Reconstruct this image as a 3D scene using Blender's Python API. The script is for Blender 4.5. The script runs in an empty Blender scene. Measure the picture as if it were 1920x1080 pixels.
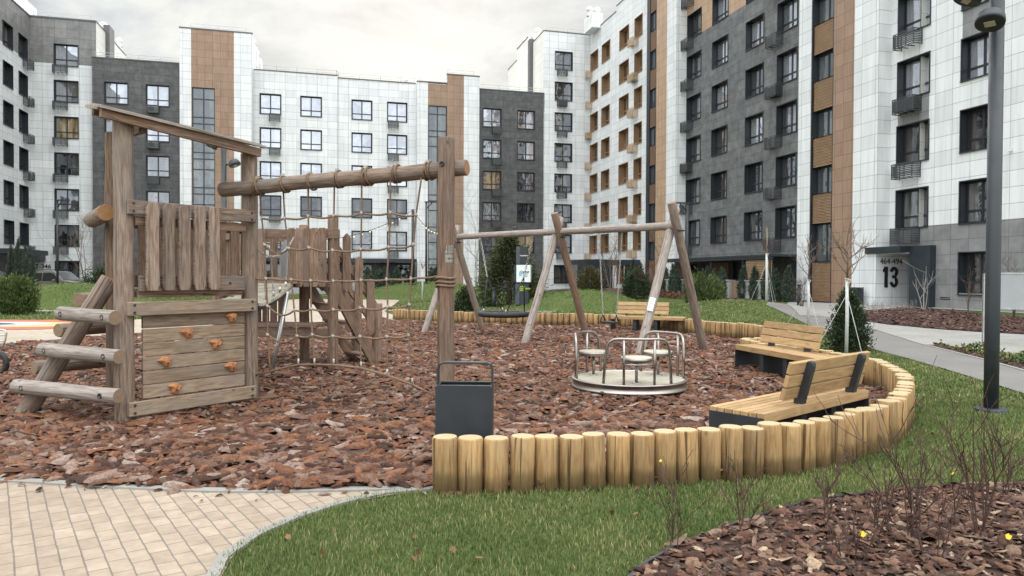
import bpy, math, random
import numpy as np
from mathutils import Vector, Matrix
from mathutils.geometry import delaunay_2d_cdt
rnd = random.Random(11)
npr = np.random.default_rng(11)
S = bpy.context.scene
COL = S.collection
PI = math.pi

# ------------------------------------------------------------------ camera
FPX, PITCH, ROLL, YAW, EYE = 1371.3, .01661775, -.00437376, .26009268, 1.6
cp, sp, cr, sr = math.cos(PITCH), math.sin(PITCH), math.cos(ROLL), math.sin(ROLL)
_f = Vector((0, cp, -sp)); _d = Vector((0, -sp, -cp)); _r = Vector((1, 0, 0))
CR = cr*_r + sr*_d; CD = -sr*_r + cr*_d; CF = _f
cam = bpy.data.cameras.new('camera'); camo = bpy.data.objects.new('camera', cam); COL.objects.link(camo)
cam.sensor_width = 36; cam.lens = FPX/1920*36; cam.clip_start = .05; cam.clip_end = 2000
mw = Matrix((CR, -CD, -CF)).transposed().to_4x4(); mw.translation = (0, 0, EYE)
camo.matrix_world = mw
S.camera = camo
EYEV = Vector((0, 0, EYE))
def ray(x, y):
    return CR*((x-960)/FPX) + CD*((y-540)/FPX) + CF
U = Vector((math.cos(YAW), math.sin(YAW), 0)); V = Vector((-math.sin(YAW), math.cos(YAW), 0))

# ------------------------------------------------------------------ terrain
MOUNDS = [(-21.8, 36.5, 5.6, 3.4, 1.15), (3.6, 36.5, 4.4, 3.2, .92), (-5.8, 51, 7.0, 4.2, 1.15), (8.6, 29.2, 4.3, 3.6, .58)]
def sm(a, b, t):
    t = np.clip((t-a)/(b-a), 0, 1); return t*t*(3-2*t)
def hgt(x, y):
    x = np.asarray(x, float); y = np.asarray(y, float)
    z = .26*sm(6, 14, x)*sm(13, 27, y) + .45*sm(-2, 8, x)*sm(46, 66, y)
    for mx, my, rx, ry, h in MOUNDS:
        d = ((x-mx)/rx)**2 + ((y-my)/ry)**2
        z = z + h*np.where(d < 1, (1-np.clip(d, 0, 1))**1.6*(1+.0*d), 0)
    return z
def hz(x, y): return float(hgt(x, y))
def gp(px, py, z=0.0, terrain=False):
    """the point of the ground seen at a place of the photograph"""
    d = ray(px, py)
    zz = z
    for _ in range(8 if terrain else 1):
        p = EYEV + d*((zz-EYE)/d.z)
        if terrain: zz = .5*zz+.5*(z+hz(p.x, p.y))
    return p
def gxy(px, py, z=0.0):
    p = gp(px, py, z, True); return (p.x, p.y)

# ------------------------------------------------------------------ mesh building
class MB:
    def __init__(s): s.v = []; s.f = []; s.uv = []; s.mi = []; s.sm = []
    def face(s, idx, uvs, mi=0, smooth=False):
        s.f.append(tuple(idx)); s.uv.extend(uvs); s.mi.append(mi); s.sm.append(smooth)
    def quad(s, a, b, c, d, mi=0, uvs=None):
        n = len(s.v); s.v += [tuple(a), tuple(b), tuple(c), tuple(d)]
        if uvs is None:
            w = (Vector(b)-Vector(a)).length; h = (Vector(d)-Vector(a)).length
            uvs = [(0, 0), (w, 0), (w, h), (0, h)]
        s.face((n, n+1, n+2, n+3), uvs, mi)
    def box(s, c, size, R=None, mi=0, taper=None):
        c = Vector(c); hx, hy, hz_ = size[0]/2, size[1]/2, size[2]/2
        R = R or Matrix.Identity(3)
        L = max(range(3), key=lambda i: size[i])
        P = {}
        n0 = len(s.v)
        for i, (sx, sy, sz) in enumerate([(a, b, d) for a in (-1, 1) for b in (-1, 1) for d in (-1, 1)]):
            s.v.append(tuple(c + R @ Vector((sx*hx, sy*hy, sz*hz_))))
        def ix(a, b, d): return n0 + (4 if a > 0 else 0) + (2 if b > 0 else 0) + (1 if d > 0 else 0)
        o1, o2 = rnd.random()*5, rnd.random()*5
        F = [(0, -1), (0, 1), (1, -1), (1, 1), (2, -1), (2, 1)]
        for ax, sg in F:
            o = [a for a in range(3) if a != ax]
            cs = [(-1, -1), (1, -1), (1, 1), (-1, 1)]
            if (sg > 0) == (ax == 1): cs = cs[::-1]
            ids, uvs = [], []
            for p, q in cs:
                k = [0, 0, 0]; k[ax] = sg; k[o[0]] = p; k[o[1]] = q
                ids.append(ix(*k))
                a, b = p*size[o[0]]/2, q*size[o[1]]/2
                if o[0] == L: a, b = b, a
                uvs.append((a+o1+ax*.37, b+o2))
            s.face(ids, uvs, mi)
        return s
    def tube(s, pts, radii, n=10, caps=True, mi=0, capmi=None, smooth=True, flat=1.0):
        pts = [Vector(p) for p in pts]
        if not isinstance(radii, (list, tuple)): radii = [radii]*len(pts)
        T = []
        for i in range(len(pts)):
            a = pts[max(i-1, 0)]; b = pts[min(i+1, len(pts)-1)]
            T.append((b-a).normalized())
        t0 = T[0]
        x = t0.cross(Vector((0, 0, 1)))
        if x.length < .05: x = t0.cross(Vector((0, 1, 0)))
        x.normalize()
        n0 = len(s.v); L = 0; Ls = []
        o1, o2 = rnd.random()*5, rnd.random()*5
        for i, p in enumerate(pts):
            if i: L += (p-pts[i-1]).length
            Ls.append(L)
            t = T[i]; x = (x - t*x.dot(t)).normalized(); y = t.cross(x)
            for k in range(n):
                a = 2*PI*k/n
                s.v.append(tuple(p + x*(math.cos(a)*radii[i]) + y*(math.sin(a)*radii[i]*flat)))
        rm = max(radii)
        for i in range(len(pts)-1):
            for k in range(n):
                k2 = (k+1) % n
                u0, u1 = 2*PI*rm*k/n+o1, 2*PI*rm*(k+1)/n+o1
                s.face((n0+i*n+k, n0+i*n+k2, n0+(i+1)*n+k2, n0+(i+1)*n+k),
                       [(u0, Ls[i]+o2), (u1, Ls[i]+o2), (u1, Ls[i+1]+o2), (u0, Ls[i+1]+o2)], mi, smooth)
        if caps:
            cm = mi if capmi is None else capmi
            for e, r_ in ((0, radii[0]), (len(pts)-1, radii[-1])):
                ids = [n0+e*n+k for k in range(n)]
                uvs = [(math.cos(2*PI*k/n)*r_, math.sin(2*PI*k/n)*r_) for k in range(n)]
                if e == 0: ids = ids[::-1]; uvs = uvs[::-1]
                s.face(ids, uvs, cm, False)
        return s
    def prism(s, poly, z0, z1, mi=0, M=None):
        """poly in xy, extruded along z; M maps to the world"""
        M = M or Matrix.Identity(4)
        n = len(poly); n0 = len(s.v)
        for z in (z0, z1):
            for p in poly: s.v.append(tuple(M @ Vector((p[0], p[1], z))))
        s.face([n0+i for i in range(n)][::-1], [(p[0], p[1]) for p in poly][::-1], mi)
        s.face([n0+n+i for i in range(n)], [(p[0], p[1]) for p in poly], mi)
        L = 0
        for i in range(n):
            j = (i+1) % n
            w = math.dist(poly[i], poly[j])
            s.face((n0+i, n0+j, n0+n+j, n0+n+i), [(L, z0), (L+w, z0), (L+w, z1), (L, z1)], mi); L += w
        return s
    def lathe(s, prof, c=(0, 0, 0), n=20, mi=0, smooth=True, M=None):
        M = M or Matrix.Translation(c)
        n0 = len(s.v)
        for r, z in prof:
            for k in range(n):
                a = 2*PI*k/n; s.v.append(tuple(M @ Vector((r*math.cos(a), r*math.sin(a), z))))
        for i in range(len(prof)-1):
            for k in range(n):
                k2 = (k+1) % n
                s.face((n0+i*n+k, n0+i*n+k2, n0+(i+1)*n+k2, n0+(i+1)*n+k),
                       [(k/n*prof[i][0]*6, prof[i][1]), ((k+1)/n*prof[i][0]*6, prof[i][1]), ((k+1)/n*prof[i][0]*6, prof[i+1][1]), (k/n*prof[i][0]*6, prof[i+1][1])], mi, smooth)
        return s
    def mesh(s, name, mats, org=(0, 0, 0)):
        m = bpy.data.meshes.new(name)
        o = Vector(org)
        m.from_pydata([tuple(Vector(p)-o) for p in s.v], [], s.f)
        uv = m.uv_layers.new(name='UVMap')
        uv.data.foreach_set('uv', np.array(s.uv, dtype=np.float32).ravel())
        for k in (mats if isinstance(mats, (list, tuple)) else [mats]): m.materials.append(k)
        m.polygons.foreach_set('material_index', np.array(s.mi, dtype=np.int32))
        m.polygons.foreach_set('use_smooth', np.array(s.sm, dtype=bool))
        m.update()
        return m
    def build(s, name, mats, parent=None, org=None, bevel=0):
        """org: world origin of the thing the part belongs to (None: mesh is in local coordinates)"""
        m = s.mesh(name, mats, org or (0, 0, 0))
        o = bpy.data.objects.new(name, m); COL.objects.link(o)
        if parent: o.parent = parent
        elif org is not None: o.location = org
        if bevel:
            b = o.modifiers.new('bevel', 'BEVEL'); b.width = bevel; b.segments = 2; b.limit_method = 'ANGLE'; b.angle_limit = .6
        return o
def thing(name, label, cat, loc=(0, 0, 0), rotz=0, group=None):
    o = bpy.data.objects.new(name, None); COL.objects.link(o)
    o.location = loc; o.rotation_euler = (0, 0, rotz); o.empty_display_size = .2
    return tag(o, label, cat, group)
def tag(o, label, cat, group=None):
    o['label'] = label; o['category'] = cat
    if group: o['group'] = group
    return o
def struct(o):
    o['kind'] = 'structure'; return o
def dup(root, loc, rotz=0, label=None, group=None, scale=None):
    r = root.copy(); COL.objects.link(r); r.location = loc; r.rotation_euler = (0, 0, rotz)
    if label: r['label'] = label
    if group: r['group'] = group
    if scale: r.scale = scale if isinstance(scale, (tuple, list)) else (scale,)*3
    for ch in list(root.children):
        c = ch.copy(); COL.objects.link(c); c.parent = r
        for g in list(ch.children):
            d = g.copy(); COL.objects.link(d); d.parent = c
    return r
def RZ(a): return Matrix.Rotation(a, 3, 'Z')
def dirmat(d, up=(0, 0, 1)):
    """3x3 with local x along d, local z near up"""
    x = Vector(d).normalized(); z = Vector(up); y = z.cross(x).normalized(); z = x.cross(y)
    return Matrix((x, y, z)).transposed()

# ------------------------------------------------------------------ materials
def mat(name):
    m = bpy.data.materials.new(name); m.use_nodes = True
    nt = m.node_tree; b = nt.nodes['Principled BSDF']
    return m, nt, b
def N(nt, typ, **kw):
    n = nt.nodes.new(typ)
    for k, v in kw.items():
        if k in n.inputs and not hasattr(n, k): n.inputs[k].default_value = v
        elif hasattr(n, k): setattr(n, k, v)
        else: n.inputs[k].default_value = v
    return n
def lk(nt, a, b): nt.links.new(a, b)
def ramp(nt, stops, fac=None, interp='LINEAR'):
    r = nt.nodes.new('ShaderNodeValToRGB'); r.color_ramp.interpolation = interp
    e = r.color_ramp.elements
    while len(e) < len(stops): e.new(.5)
    for i, (p, c) in enumerate(stops):
        e[i].position = p; e[i].color = (*c, 1) if len(c) == 3 else c
    if fac is not None: lk(nt, fac, r.inputs[0])
    return r
def mixc(nt, fac, a, b, mode='MIX'):
    m = nt.nodes.new('ShaderNodeMix'); m.data_type = 'RGBA'; m.blend_type = mode
    for i, x in ((0, fac), (6, a), (7, b)):
        if hasattr(x, 'is_linked'): lk(nt, x, m.inputs[i])
        elif isinstance(x, (int, float)): m.inputs[i].default_value = x
        else: m.inputs[i].default_value = (*x, 1)
    return m.outputs[2]
def bump(nt, b, h, strength=.3, dist=.01):
    n = nt.nodes.new('ShaderNodeBump'); n.inputs['Strength'].default_value = strength; n.inputs['Distance'].default_value = dist
    lk(nt, h, n.inputs['Height']); lk(nt, n.outputs[0], b.inputs['Normal'])
def plain(name, col, rough=.5, metal=0, noise=.12, nscale=6, spec=.5):
    m, nt, b = mat(name)
    tc = N(nt, 'ShaderNodeTexCoord'); n = N(nt, 'ShaderNodeTexNoise', Scale=nscale, Detail=5.0)
    lk(nt, tc.outputs['Object'], n.inputs[0])
    d = tuple(c*(1-noise*1.6) for c in col); e = tuple(min(1, c*(1+noise)) for c in col)
    r = ramp(nt, [(.3, d), (.7, e)], n.outputs[0]); lk(nt, r.outputs[0], b.inputs['Base Color'])
    rr = ramp(nt, [(.3, (rough*.8,)*3), (.7, (min(1, rough*1.2),)*3)], n.outputs[0]); lk(nt, rr.outputs[0], b.inputs['Roughness'])
    b.inputs['Metallic'].default_value = metal; b.inputs['Specular IOR Level'].default_value = spec
    return m
def uvcoord(nt, sx, sy, rand=True):
    tc = N(nt, 'ShaderNodeUVMap'); mp = N(nt, 'ShaderNodeMapping')
    mp.inputs['Scale'].default_value = (sx, sy, 1)
    lk(nt, tc.outputs[0], mp.inputs[0])
    if rand:
        oi = N(nt, 'ShaderNodeObjectInfo'); vm = N(nt, 'ShaderNodeVectorMath', operation='SCALE'); vm.inputs[0].default_value = (13.7, 7.3, 3.1)
        lk(nt, oi.outputs['Random'], vm.inputs['Scale']); lk(nt, vm.outputs[0], mp.inputs['Location'])
    return mp.outputs[0]
def wood(name, dark, mid, light, stain=(.2, .19, .18), stain_amt=.45, rough=.75, knots=True, cracks=.5, foot=False):
    m, nt, b = mat(name)
    c1 = uvcoord(nt, 1, .06)
    n1 = N(nt, 'ShaderNodeTexNoise', Scale=62.0, Detail=6.0, Roughness=.7, Distortion=.35); lk(nt, c1, n1.inputs[0])
    c2 = uvcoord(nt, 1, .16)
    nw = N(nt, 'ShaderNodeTexNoise', Scale=10.0, Detail=2.0, Roughness=.5); lk(nt, c2, nw.inputs[0])
    ml = N(nt, 'ShaderNodeMath', operation='MULTIPLY'); lk(nt, nw.outputs[0], ml.inputs[0]); ml.inputs[1].default_value = 11.0
    w = N(nt, 'ShaderNodeMath', operation='PINGPONG'); lk(nt, ml.outputs[0], w.inputs[0]); w.inputs[1].default_value = 1.0
    g = mixc(nt, .17, n1.outputs[0], w.outputs[0])
    r = ramp(nt, [(.26, tuple(x*.8 for x in dark)), (.47, mid), (.7, tuple(x*1.1 for x in light))], g)
    c3 = uvcoord(nt, 1, .45)
    n2 = N(nt, 'ShaderNodeTexNoise', Scale=3.2, Detail=5.0, Roughness=.6); lk(nt, c3, n2.inputs[0])
    f = ramp(nt, [(.42, (0, 0, 0)), (.66, (stain_amt,)*3)], n2.outputs[0])
    col = mixc(nt, f.outputs[0], r.outputs[0], stain)
    if knots:
        c4 = uvcoord(nt, 1, .55)
        vo = N(nt, 'ShaderNodeTexVoronoi', Scale=4.2); lk(nt, c4, vo.inputs[0])
        kf = ramp(nt, [(.03, (.85,)*3), (.085, (0, 0, 0))], vo.outputs['Distance'])
        col = mixc(nt, kf.outputs[0], col, tuple(x*.45 for x in dark))
    if cracks:
        c5 = uvcoord(nt, 1, .018)
        n3 = N(nt, 'ShaderNodeTexNoise', Scale=34.0, Detail=2.0); lk(nt, c5, n3.inputs[0])
        cf = ramp(nt, [(.36, (cracks,)*3), (.395, (0, 0, 0))], n3.outputs[0])
        col = mixc(nt, cf.outputs[0], col, tuple(x*.28 for x in dark))
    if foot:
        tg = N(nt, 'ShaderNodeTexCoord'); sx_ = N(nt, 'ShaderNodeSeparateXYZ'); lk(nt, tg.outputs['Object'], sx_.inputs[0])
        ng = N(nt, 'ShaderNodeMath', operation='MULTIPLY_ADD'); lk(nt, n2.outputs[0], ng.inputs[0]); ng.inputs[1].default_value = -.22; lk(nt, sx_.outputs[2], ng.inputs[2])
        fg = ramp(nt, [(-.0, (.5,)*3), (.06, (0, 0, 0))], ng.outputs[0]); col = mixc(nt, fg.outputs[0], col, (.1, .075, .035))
    oi = N(nt, 'ShaderNodeObjectInfo'); hv = N(nt, 'ShaderNodeHueSaturation'); lk(nt, col, hv.inputs['Color'])
    mr = N(nt, 'ShaderNodeMapRange'); mr.inputs[3].default_value = .8; mr.inputs[4].default_value = 1.16
    lk(nt, oi.outputs['Random'], mr.inputs[0]); lk(nt, mr.outputs[0], hv.inputs['Value'])
    lk(nt, hv.outputs[0], b.inputs['Base Color'])
    b.inputs['Roughness'].default_value = rough; b.inputs['Specular IOR Level'].default_value = .25
    bump(nt, b, g, .25, .004)
    return m
def endgrain(name, a, c, ring=60):
    m, nt, b = mat(name)
    tc = N(nt, 'ShaderNodeUVMap')
    w = N(nt, 'ShaderNodeTexWave', wave_type='RINGS', rings_direction='SPHERICAL', Scale=float(ring), Distortion=2.0, Detail=2.0); lk(nt, tc.outputs[0], w.inputs[0])
    n = N(nt, 'ShaderNodeTexNoise', Scale=18.0, Detail=5.0); lk(nt, tc.outputs[0], n.inputs[0])
    g = mixc(nt, .6, w.outputs[0], n.outputs[0])
    r = ramp(nt, [(.25, a), (.75, c)], g); lk(nt, r.outputs[0], b.inputs['Base Color']); b.inputs['Roughness'].default_value = .85
    return m
def panels(name, c1, c2, w, h, off=0.0, mortar=(.25, .25, .25), msize=.012, rough=.45, mottle=.0, mscale=1.4, grainy=0, bias=0.0):
    """facade cladding: UV in metres"""
    m, nt, b = mat(name)
    tc = N(nt, 'ShaderNodeUVMap')
    br = N(nt, 'ShaderNodeTexBrick'); br.offset = off; br.offset_frequency = 2; br.squash = 1
    br.inputs['Scale'].default_value = 1; br.inputs['Brick Width'].default_value = w; br.inputs['Row Height'].default_value = h
    br.inputs['Mortar Size'].default_value = msize; br.inputs['Mortar Smooth'].default_value = .3; br.inputs['Bias'].default_value = bias
    br.inputs['Color1'].default_value = (*c1, 1); br.inputs['Color2'].default_value = (*c2, 1); br.inputs['Mortar'].default_value = (*mortar, 1)
    lk(nt, tc.outputs[0], br.inputs[0])
    col = br.outputs[0]
    n = N(nt, 'ShaderNodeTexNoise', Scale=mscale, Detail=7.0, Roughness=.62); lk(nt, tc.outputs[0], n.inputs[0])
    if mottle:
        r = ramp(nt, [(.3, (1-mottle,)*3), (.7, (1+mottle*.8,)*3)], n.outputs[0])
        col = mixc(nt, 1.0, col, r.outputs[0], 'MULTIPLY')
    # rain streaks below sills: faint vertical dirt
    mp = N(nt, 'ShaderNodeMapping'); mp.inputs['Scale'].default_value = (1, .07, 1); lk(nt, tc.outputs[0], mp.inputs[0])
    n2 = N(nt, 'ShaderNodeTexNoise', Scale=4.5, Detail=6.0, Roughness=.6); lk(nt, mp.outputs[0], n2.inputs[0])
    r2 = ramp(nt, [(.35, (.86,)*3), (.62, (1.02,)*3)], n2.outputs[0]); col = mixc(nt, .8, col, r2.outputs[0], 'MULTIPLY')
    if grainy:
        mp3 = N(nt, 'ShaderNodeMapping'); mp3.inputs['Scale'].default_value = (1, .05, 1); lk(nt, tc.outputs[0], mp3.inputs[0])
        n3 = N(nt, 'ShaderNodeTexNoise', Scale=24.0, Detail=4.0); lk(nt, mp3.outputs[0], n3.inputs[0])
        r3 = ramp(nt, [(.3, (1-grainy,)*3), (.7, (1+grainy,)*3)], n3.outputs[0]); col = mixc(nt, 1.0, col, r3.outputs[0], 'MULTIPLY')
    lk(nt, col, b.inputs['Base Color']); b.inputs['Roughness'].default_value = rough; b.inputs['Specular IOR Level'].default_value = .35
    inv = N(nt, 'ShaderNodeMath', operation='SUBTRACT'); inv.inputs[0].default_value = 1; lk(nt, br.outputs['Fac'], inv.inputs[1])
    bump(nt, b, inv.outputs[0], .5, .01)
    return m
def glass(name, base, curtain, cur_amt, refl, tint=(1, 1, 1), wav=.25, emit=0):
    """window pane: dim room and curtains behind a wavy reflection"""
    m, nt, b = mat(name)
    out = nt.nodes['Material Output']
    oi = N(nt, 'ShaderNodeObjectInfo')
    tc = N(nt, 'ShaderNodeTexCoord')
    ad = N(nt, 'ShaderNodeVectorMath', operation='ADD'); sc = N(nt, 'ShaderNodeVectorMath', operation='SCALE'); sc.inputs[0].default_value = (31, 17, 23)
    lk(nt, oi.outputs['Random'], sc.inputs['Scale']); lk(nt, tc.outputs['Object'], ad.inputs[0]); lk(nt, sc.outputs[0], ad.inputs[1])
    mp = N(nt, 'ShaderNodeMapping'); mp.inputs['Scale'].default_value = (1, 1, .12); lk(nt, ad.outputs[0], mp.inputs[0])
    n = N(nt, 'ShaderNodeTexNoise', Scale=1.1, Detail=3.0, Roughness=.5); lk(nt, mp.outputs[0], n.inputs[0])
    f = ramp(nt, [(.52-cur_amt*.3, (0, 0, 0)), (.60-cur_amt*.3, (1, 1, 1))], n.outputs[0])
    n4 = N(nt, 'ShaderNodeTexNoise', Scale=9.0, Detail=2.0); lk(nt, mp.outputs[0], n4.inputs[0])
    cr_ = ramp(nt, [(.3, tuple(x*.6 for x in curtain)), (.7, curtain)], n4.outputs[0])
    col = mixc(nt, f.outputs[0], base, cr_.outputs[0])
    lk(nt, col, b.inputs['Base Color']); b.inputs['Roughness'].default_value = .6; b.inputs['Specular IOR Level'].default_value = 0
    if emit:
        lk(nt, col, b.inputs['Emission Color']); b.inputs['Emission Strength'].default_value = emit
    g = N(nt, 'ShaderNodeBsdfGlossy'); g.inputs['Roughness'].default_value = .02; g.inputs['Color'].default_value = (*tint, 1)
    n2 = N(nt, 'ShaderNodeTexNoise', Scale=1.1, Detail=1.0); lk(nt, ad.outputs[0], n2.inputs[0])
    bm = N(nt, 'ShaderNodeBump'); bm.inputs['Strength'].default_value = wav; bm.inputs['Distance'].default_value = .06; lk(nt, n2.outputs[0], bm.inputs['Height']); lk(nt, bm.outputs[0], g.inputs['Normal'])
    fr = N(nt, 'ShaderNodeFresnel', IOR=1.5)
    mx = N(nt, 'ShaderNodeMath', operation='ADD'); mx.use_clamp = True; lk(nt, fr.outputs[0], mx.inputs[0]); mx.inputs[1].default_value = refl
    ms = N(nt, 'ShaderNodeMixShader'); lk(nt, mx.outputs[0], ms.inputs[0]); lk(nt, b.outputs[0], ms.inputs[1]); lk(nt, g.outputs[0], ms.inputs[2])
    lk(nt, ms.outputs[0], out.inputs[0])
    return m

M = {}
M['weathered'] = wood('weathered_wood', (0.103, 0.067, 0.045), (0.211, 0.149, 0.112), (0.298, 0.229, 0.185), (0.172, 0.154, 0.143), .55)
M['weathered_warm'] = wood('weathered_warm_wood', (0.098, 0.057, 0.034), (0.198, 0.123, 0.082), (0.266, 0.183, 0.133), (0.152, 0.123, 0.11), .5)
M['weathered_grey'] = wood('grey_weathered_wood', (0.153, 0.122, 0.102), (0.282, 0.236, 0.206), (0.366, 0.318, 0.284), (0.228, 0.207, 0.196), .4)
M['pine'] = wood('pine_planks', (0.21, 0.139, 0.079), (0.3, 0.217, 0.131), (0.36, 0.277, 0.184), (0.225, 0.203, 0.173), .55, cracks=.2)
M['panelpine'] = wood('grey_pine_planks', (0.153, 0.105, 0.064), (0.253, 0.184, 0.123), (0.321, 0.251, 0.184), (0.206, 0.181, 0.16), .55, cracks=.25)
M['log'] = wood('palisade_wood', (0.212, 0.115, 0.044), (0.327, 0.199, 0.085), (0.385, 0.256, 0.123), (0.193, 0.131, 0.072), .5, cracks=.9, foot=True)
M['log_end'] = endgrain('palisade_end_grain', (.34, .27, .15), (.47, .38, .235))
M['bench'] = wood('bench_wood', (0.281, 0.166, 0.074), (0.385, 0.245, 0.118), (0.442, 0.305, 0.16), (0.35, 0.232, 0.129), .3, knots=False, cracks=0, rough=.5)
M['deckwood'] = wood('grey_deck_wood', (0.271, 0.238, 0.18), (0.41, 0.369, 0.295), (0.492, 0.451, 0.369), (0.344, 0.32, 0.279), .4, knots=False, cracks=0)
M['end'] = endgrain('log_end_grain', (.2, .095, .04), (.36, .19, .085), 45)
M['end_grey'] = endgrain('grey_end_grain', (.15, .1, .065), (.27, .19, .125), 45)
M['dark'] = plain('anthracite_metal', (.022, .026, .031), .5, .0, .1)
M['dark2'] = plain('anthracite_frame', (.021, .024, .029), .4, .0, .1)
M['portal'] = plain('dark_blue_grey_cladding', (.017, .025, .031), .5, .0, .1, 2)
M['black'] = plain('black_rubber', (.016, .016, .017), .6, 0, .1)
M['steel'] = plain('brushed_steel', (.33, .305, .285), .36, 1, .04, 3)
M['galv'] = plain('galvanised_steel', (.47, .47, .47), .42, .85, .15, 20)
M['rope'] = plain('brown_rope', (.2, .135, .095), .9, 0, .25, 60, .1)
M['darkrope'] = plain('black_rope', (.02, .02, .021), .85, 0, .2, 60)
M['ferrule'] = plain('light_ferrule', (.42, .39, .35), .45, .3, .1)
M['hold'] = plain('orange_hold', (.5, .225, .105), .75, 0, .18, 40, .25)
M['white'] = plain('white_metal', (.7, .71, .71), .5, 0, .06)
M['coping'] = plain('dark_coping', (.1, .1, .1), .5, 0, .1)
M['lightgrey'] = plain('light_grey_board', (.3, .31, .32), .5, 0, .06, 3)
M['concrete_block'] = plain('concrete_wall', (.34, .34, .33), .8, 0, .12, 1.5)
M['trunkwrap'] = plain('white_trunk_wrap', (.5, .5, .48), .85, 0, .1, 20)
M['bark_twig'] = plain('twig_bark', (.14, .1, .075), .85, 0, .25, 20)
M['twig_red'] = plain('red_brown_twig', (.07, .034, .025), .8, 0, .25, 20)
M['twig_grey'] = plain('pale_grey_twig', (.3, .28, .26), .85, 0, .2, 20)
WM = (.33, .34, .35)
M['wall_white'] = panels('white_wall_panels', (.745, .755, .76), (.64, .655, .665), .92, .65, 0, WM, .013, .4, .035, .6)
M['wall_grey'] = panels('grey_wall_panels', (.235, .23, .225), (.195, .192, .19), .92, .76, 0, (.07, .07, .07), .012, .55, .28, 1.6)
M['wall_midgrey'] = panels('mid_grey_wall_panels', (.235, .236, .238), (.2, .2, .203), .92, .65, 0, (.1, .1, .1), .011, .5, .22, 1.6)
M['wall_dark'] = panels('dark_wall_panels', (.108, .106, .109), (.084, .083, .086), 1.2, .6, .5, (.03, .03, .03), .012, .55, .35, 2.0)
M['wall_dark_r'] = panels('dark_concrete_panels', (.158, .16, .164), (.124, .126, .13), 1.8, .62, .5, (.045, .045, .047), .012, .5, .38, 2.0)
M['wall_brown'] = panels('wood_look_panels', (.32, .212, .148), (.275, .18, .124), .62, .65, 0, (.14, .08, .05), .012, .5, .06, .8, .13)
M['wall_tan'] = panels('tan_wood_look_panels', (.45, .305, .205), (.4, .268, .178), .62, .65, 0, (.2, .12, .08), .012, .5, .06, .8, .13)
M['wall_cream'] = panels('cream_side_panels', (.75, .74, .69), (.68, .67, .63), 1.8, .65, 0, (.4, .39, .36), .012, .45, .03, .6)
M['win_brown'] = plain('brown_window_reveal', (.25, .155, .085), .5, 0, .08, 3)
M['slat'] = plain('wood_slat', (.33, .21, .125), .6, 0, .12, 3)
M['slat_dark'] = plain('dark_red_wood_slat', (.2, .085, .04), .6, 0, .12, 3)
M['mesh_brown'] = plain('brown_perforated_panel', (.25, .15, .095), .55, 0, .1, 3)
M['basket_tan'] = plain('tan_metal_basket', (.42, .3, .185), .5, 0, .08, 3)
M['basket'] = plain('grey_metal_basket', (.05, .053, .058), .5, 0, .08, 3)
M['g_sky'] = glass('pane_sky', (.12, .125, .13), (.36, .37, .4), .35, .42, (.86, .9, 1.0))  # upper storey pane: bright sky reflection put into base colour and gloss
M['g_mid'] = glass('pane_mixed', (.04, .038, .037), (.2, .19, .185), .12, .2, (.85, .9, 1.0), .5)
M['g_dark'] = glass('pane_dark', (.016, .016, .017), (.11, .1, .095), .0, .09, (.85, .9, 1.0), .5)
M['g_warm'] = glass('pane_warm', (.14, .095, .045), (.42, .3, .16), .3, .1, (.9, .92, 1.0), .3)
M['g_brown'] = glass('pane_in_brown_frame', (.045, .03, .02), (.22, .15, .1), .15, .09, (.95, .9, .85), .3)
M['g_green'] = glass('pane_stair', (.055, .06, .065), (.13, .14, .14), .1, .12, (.8, .86, .9), .3)
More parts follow.
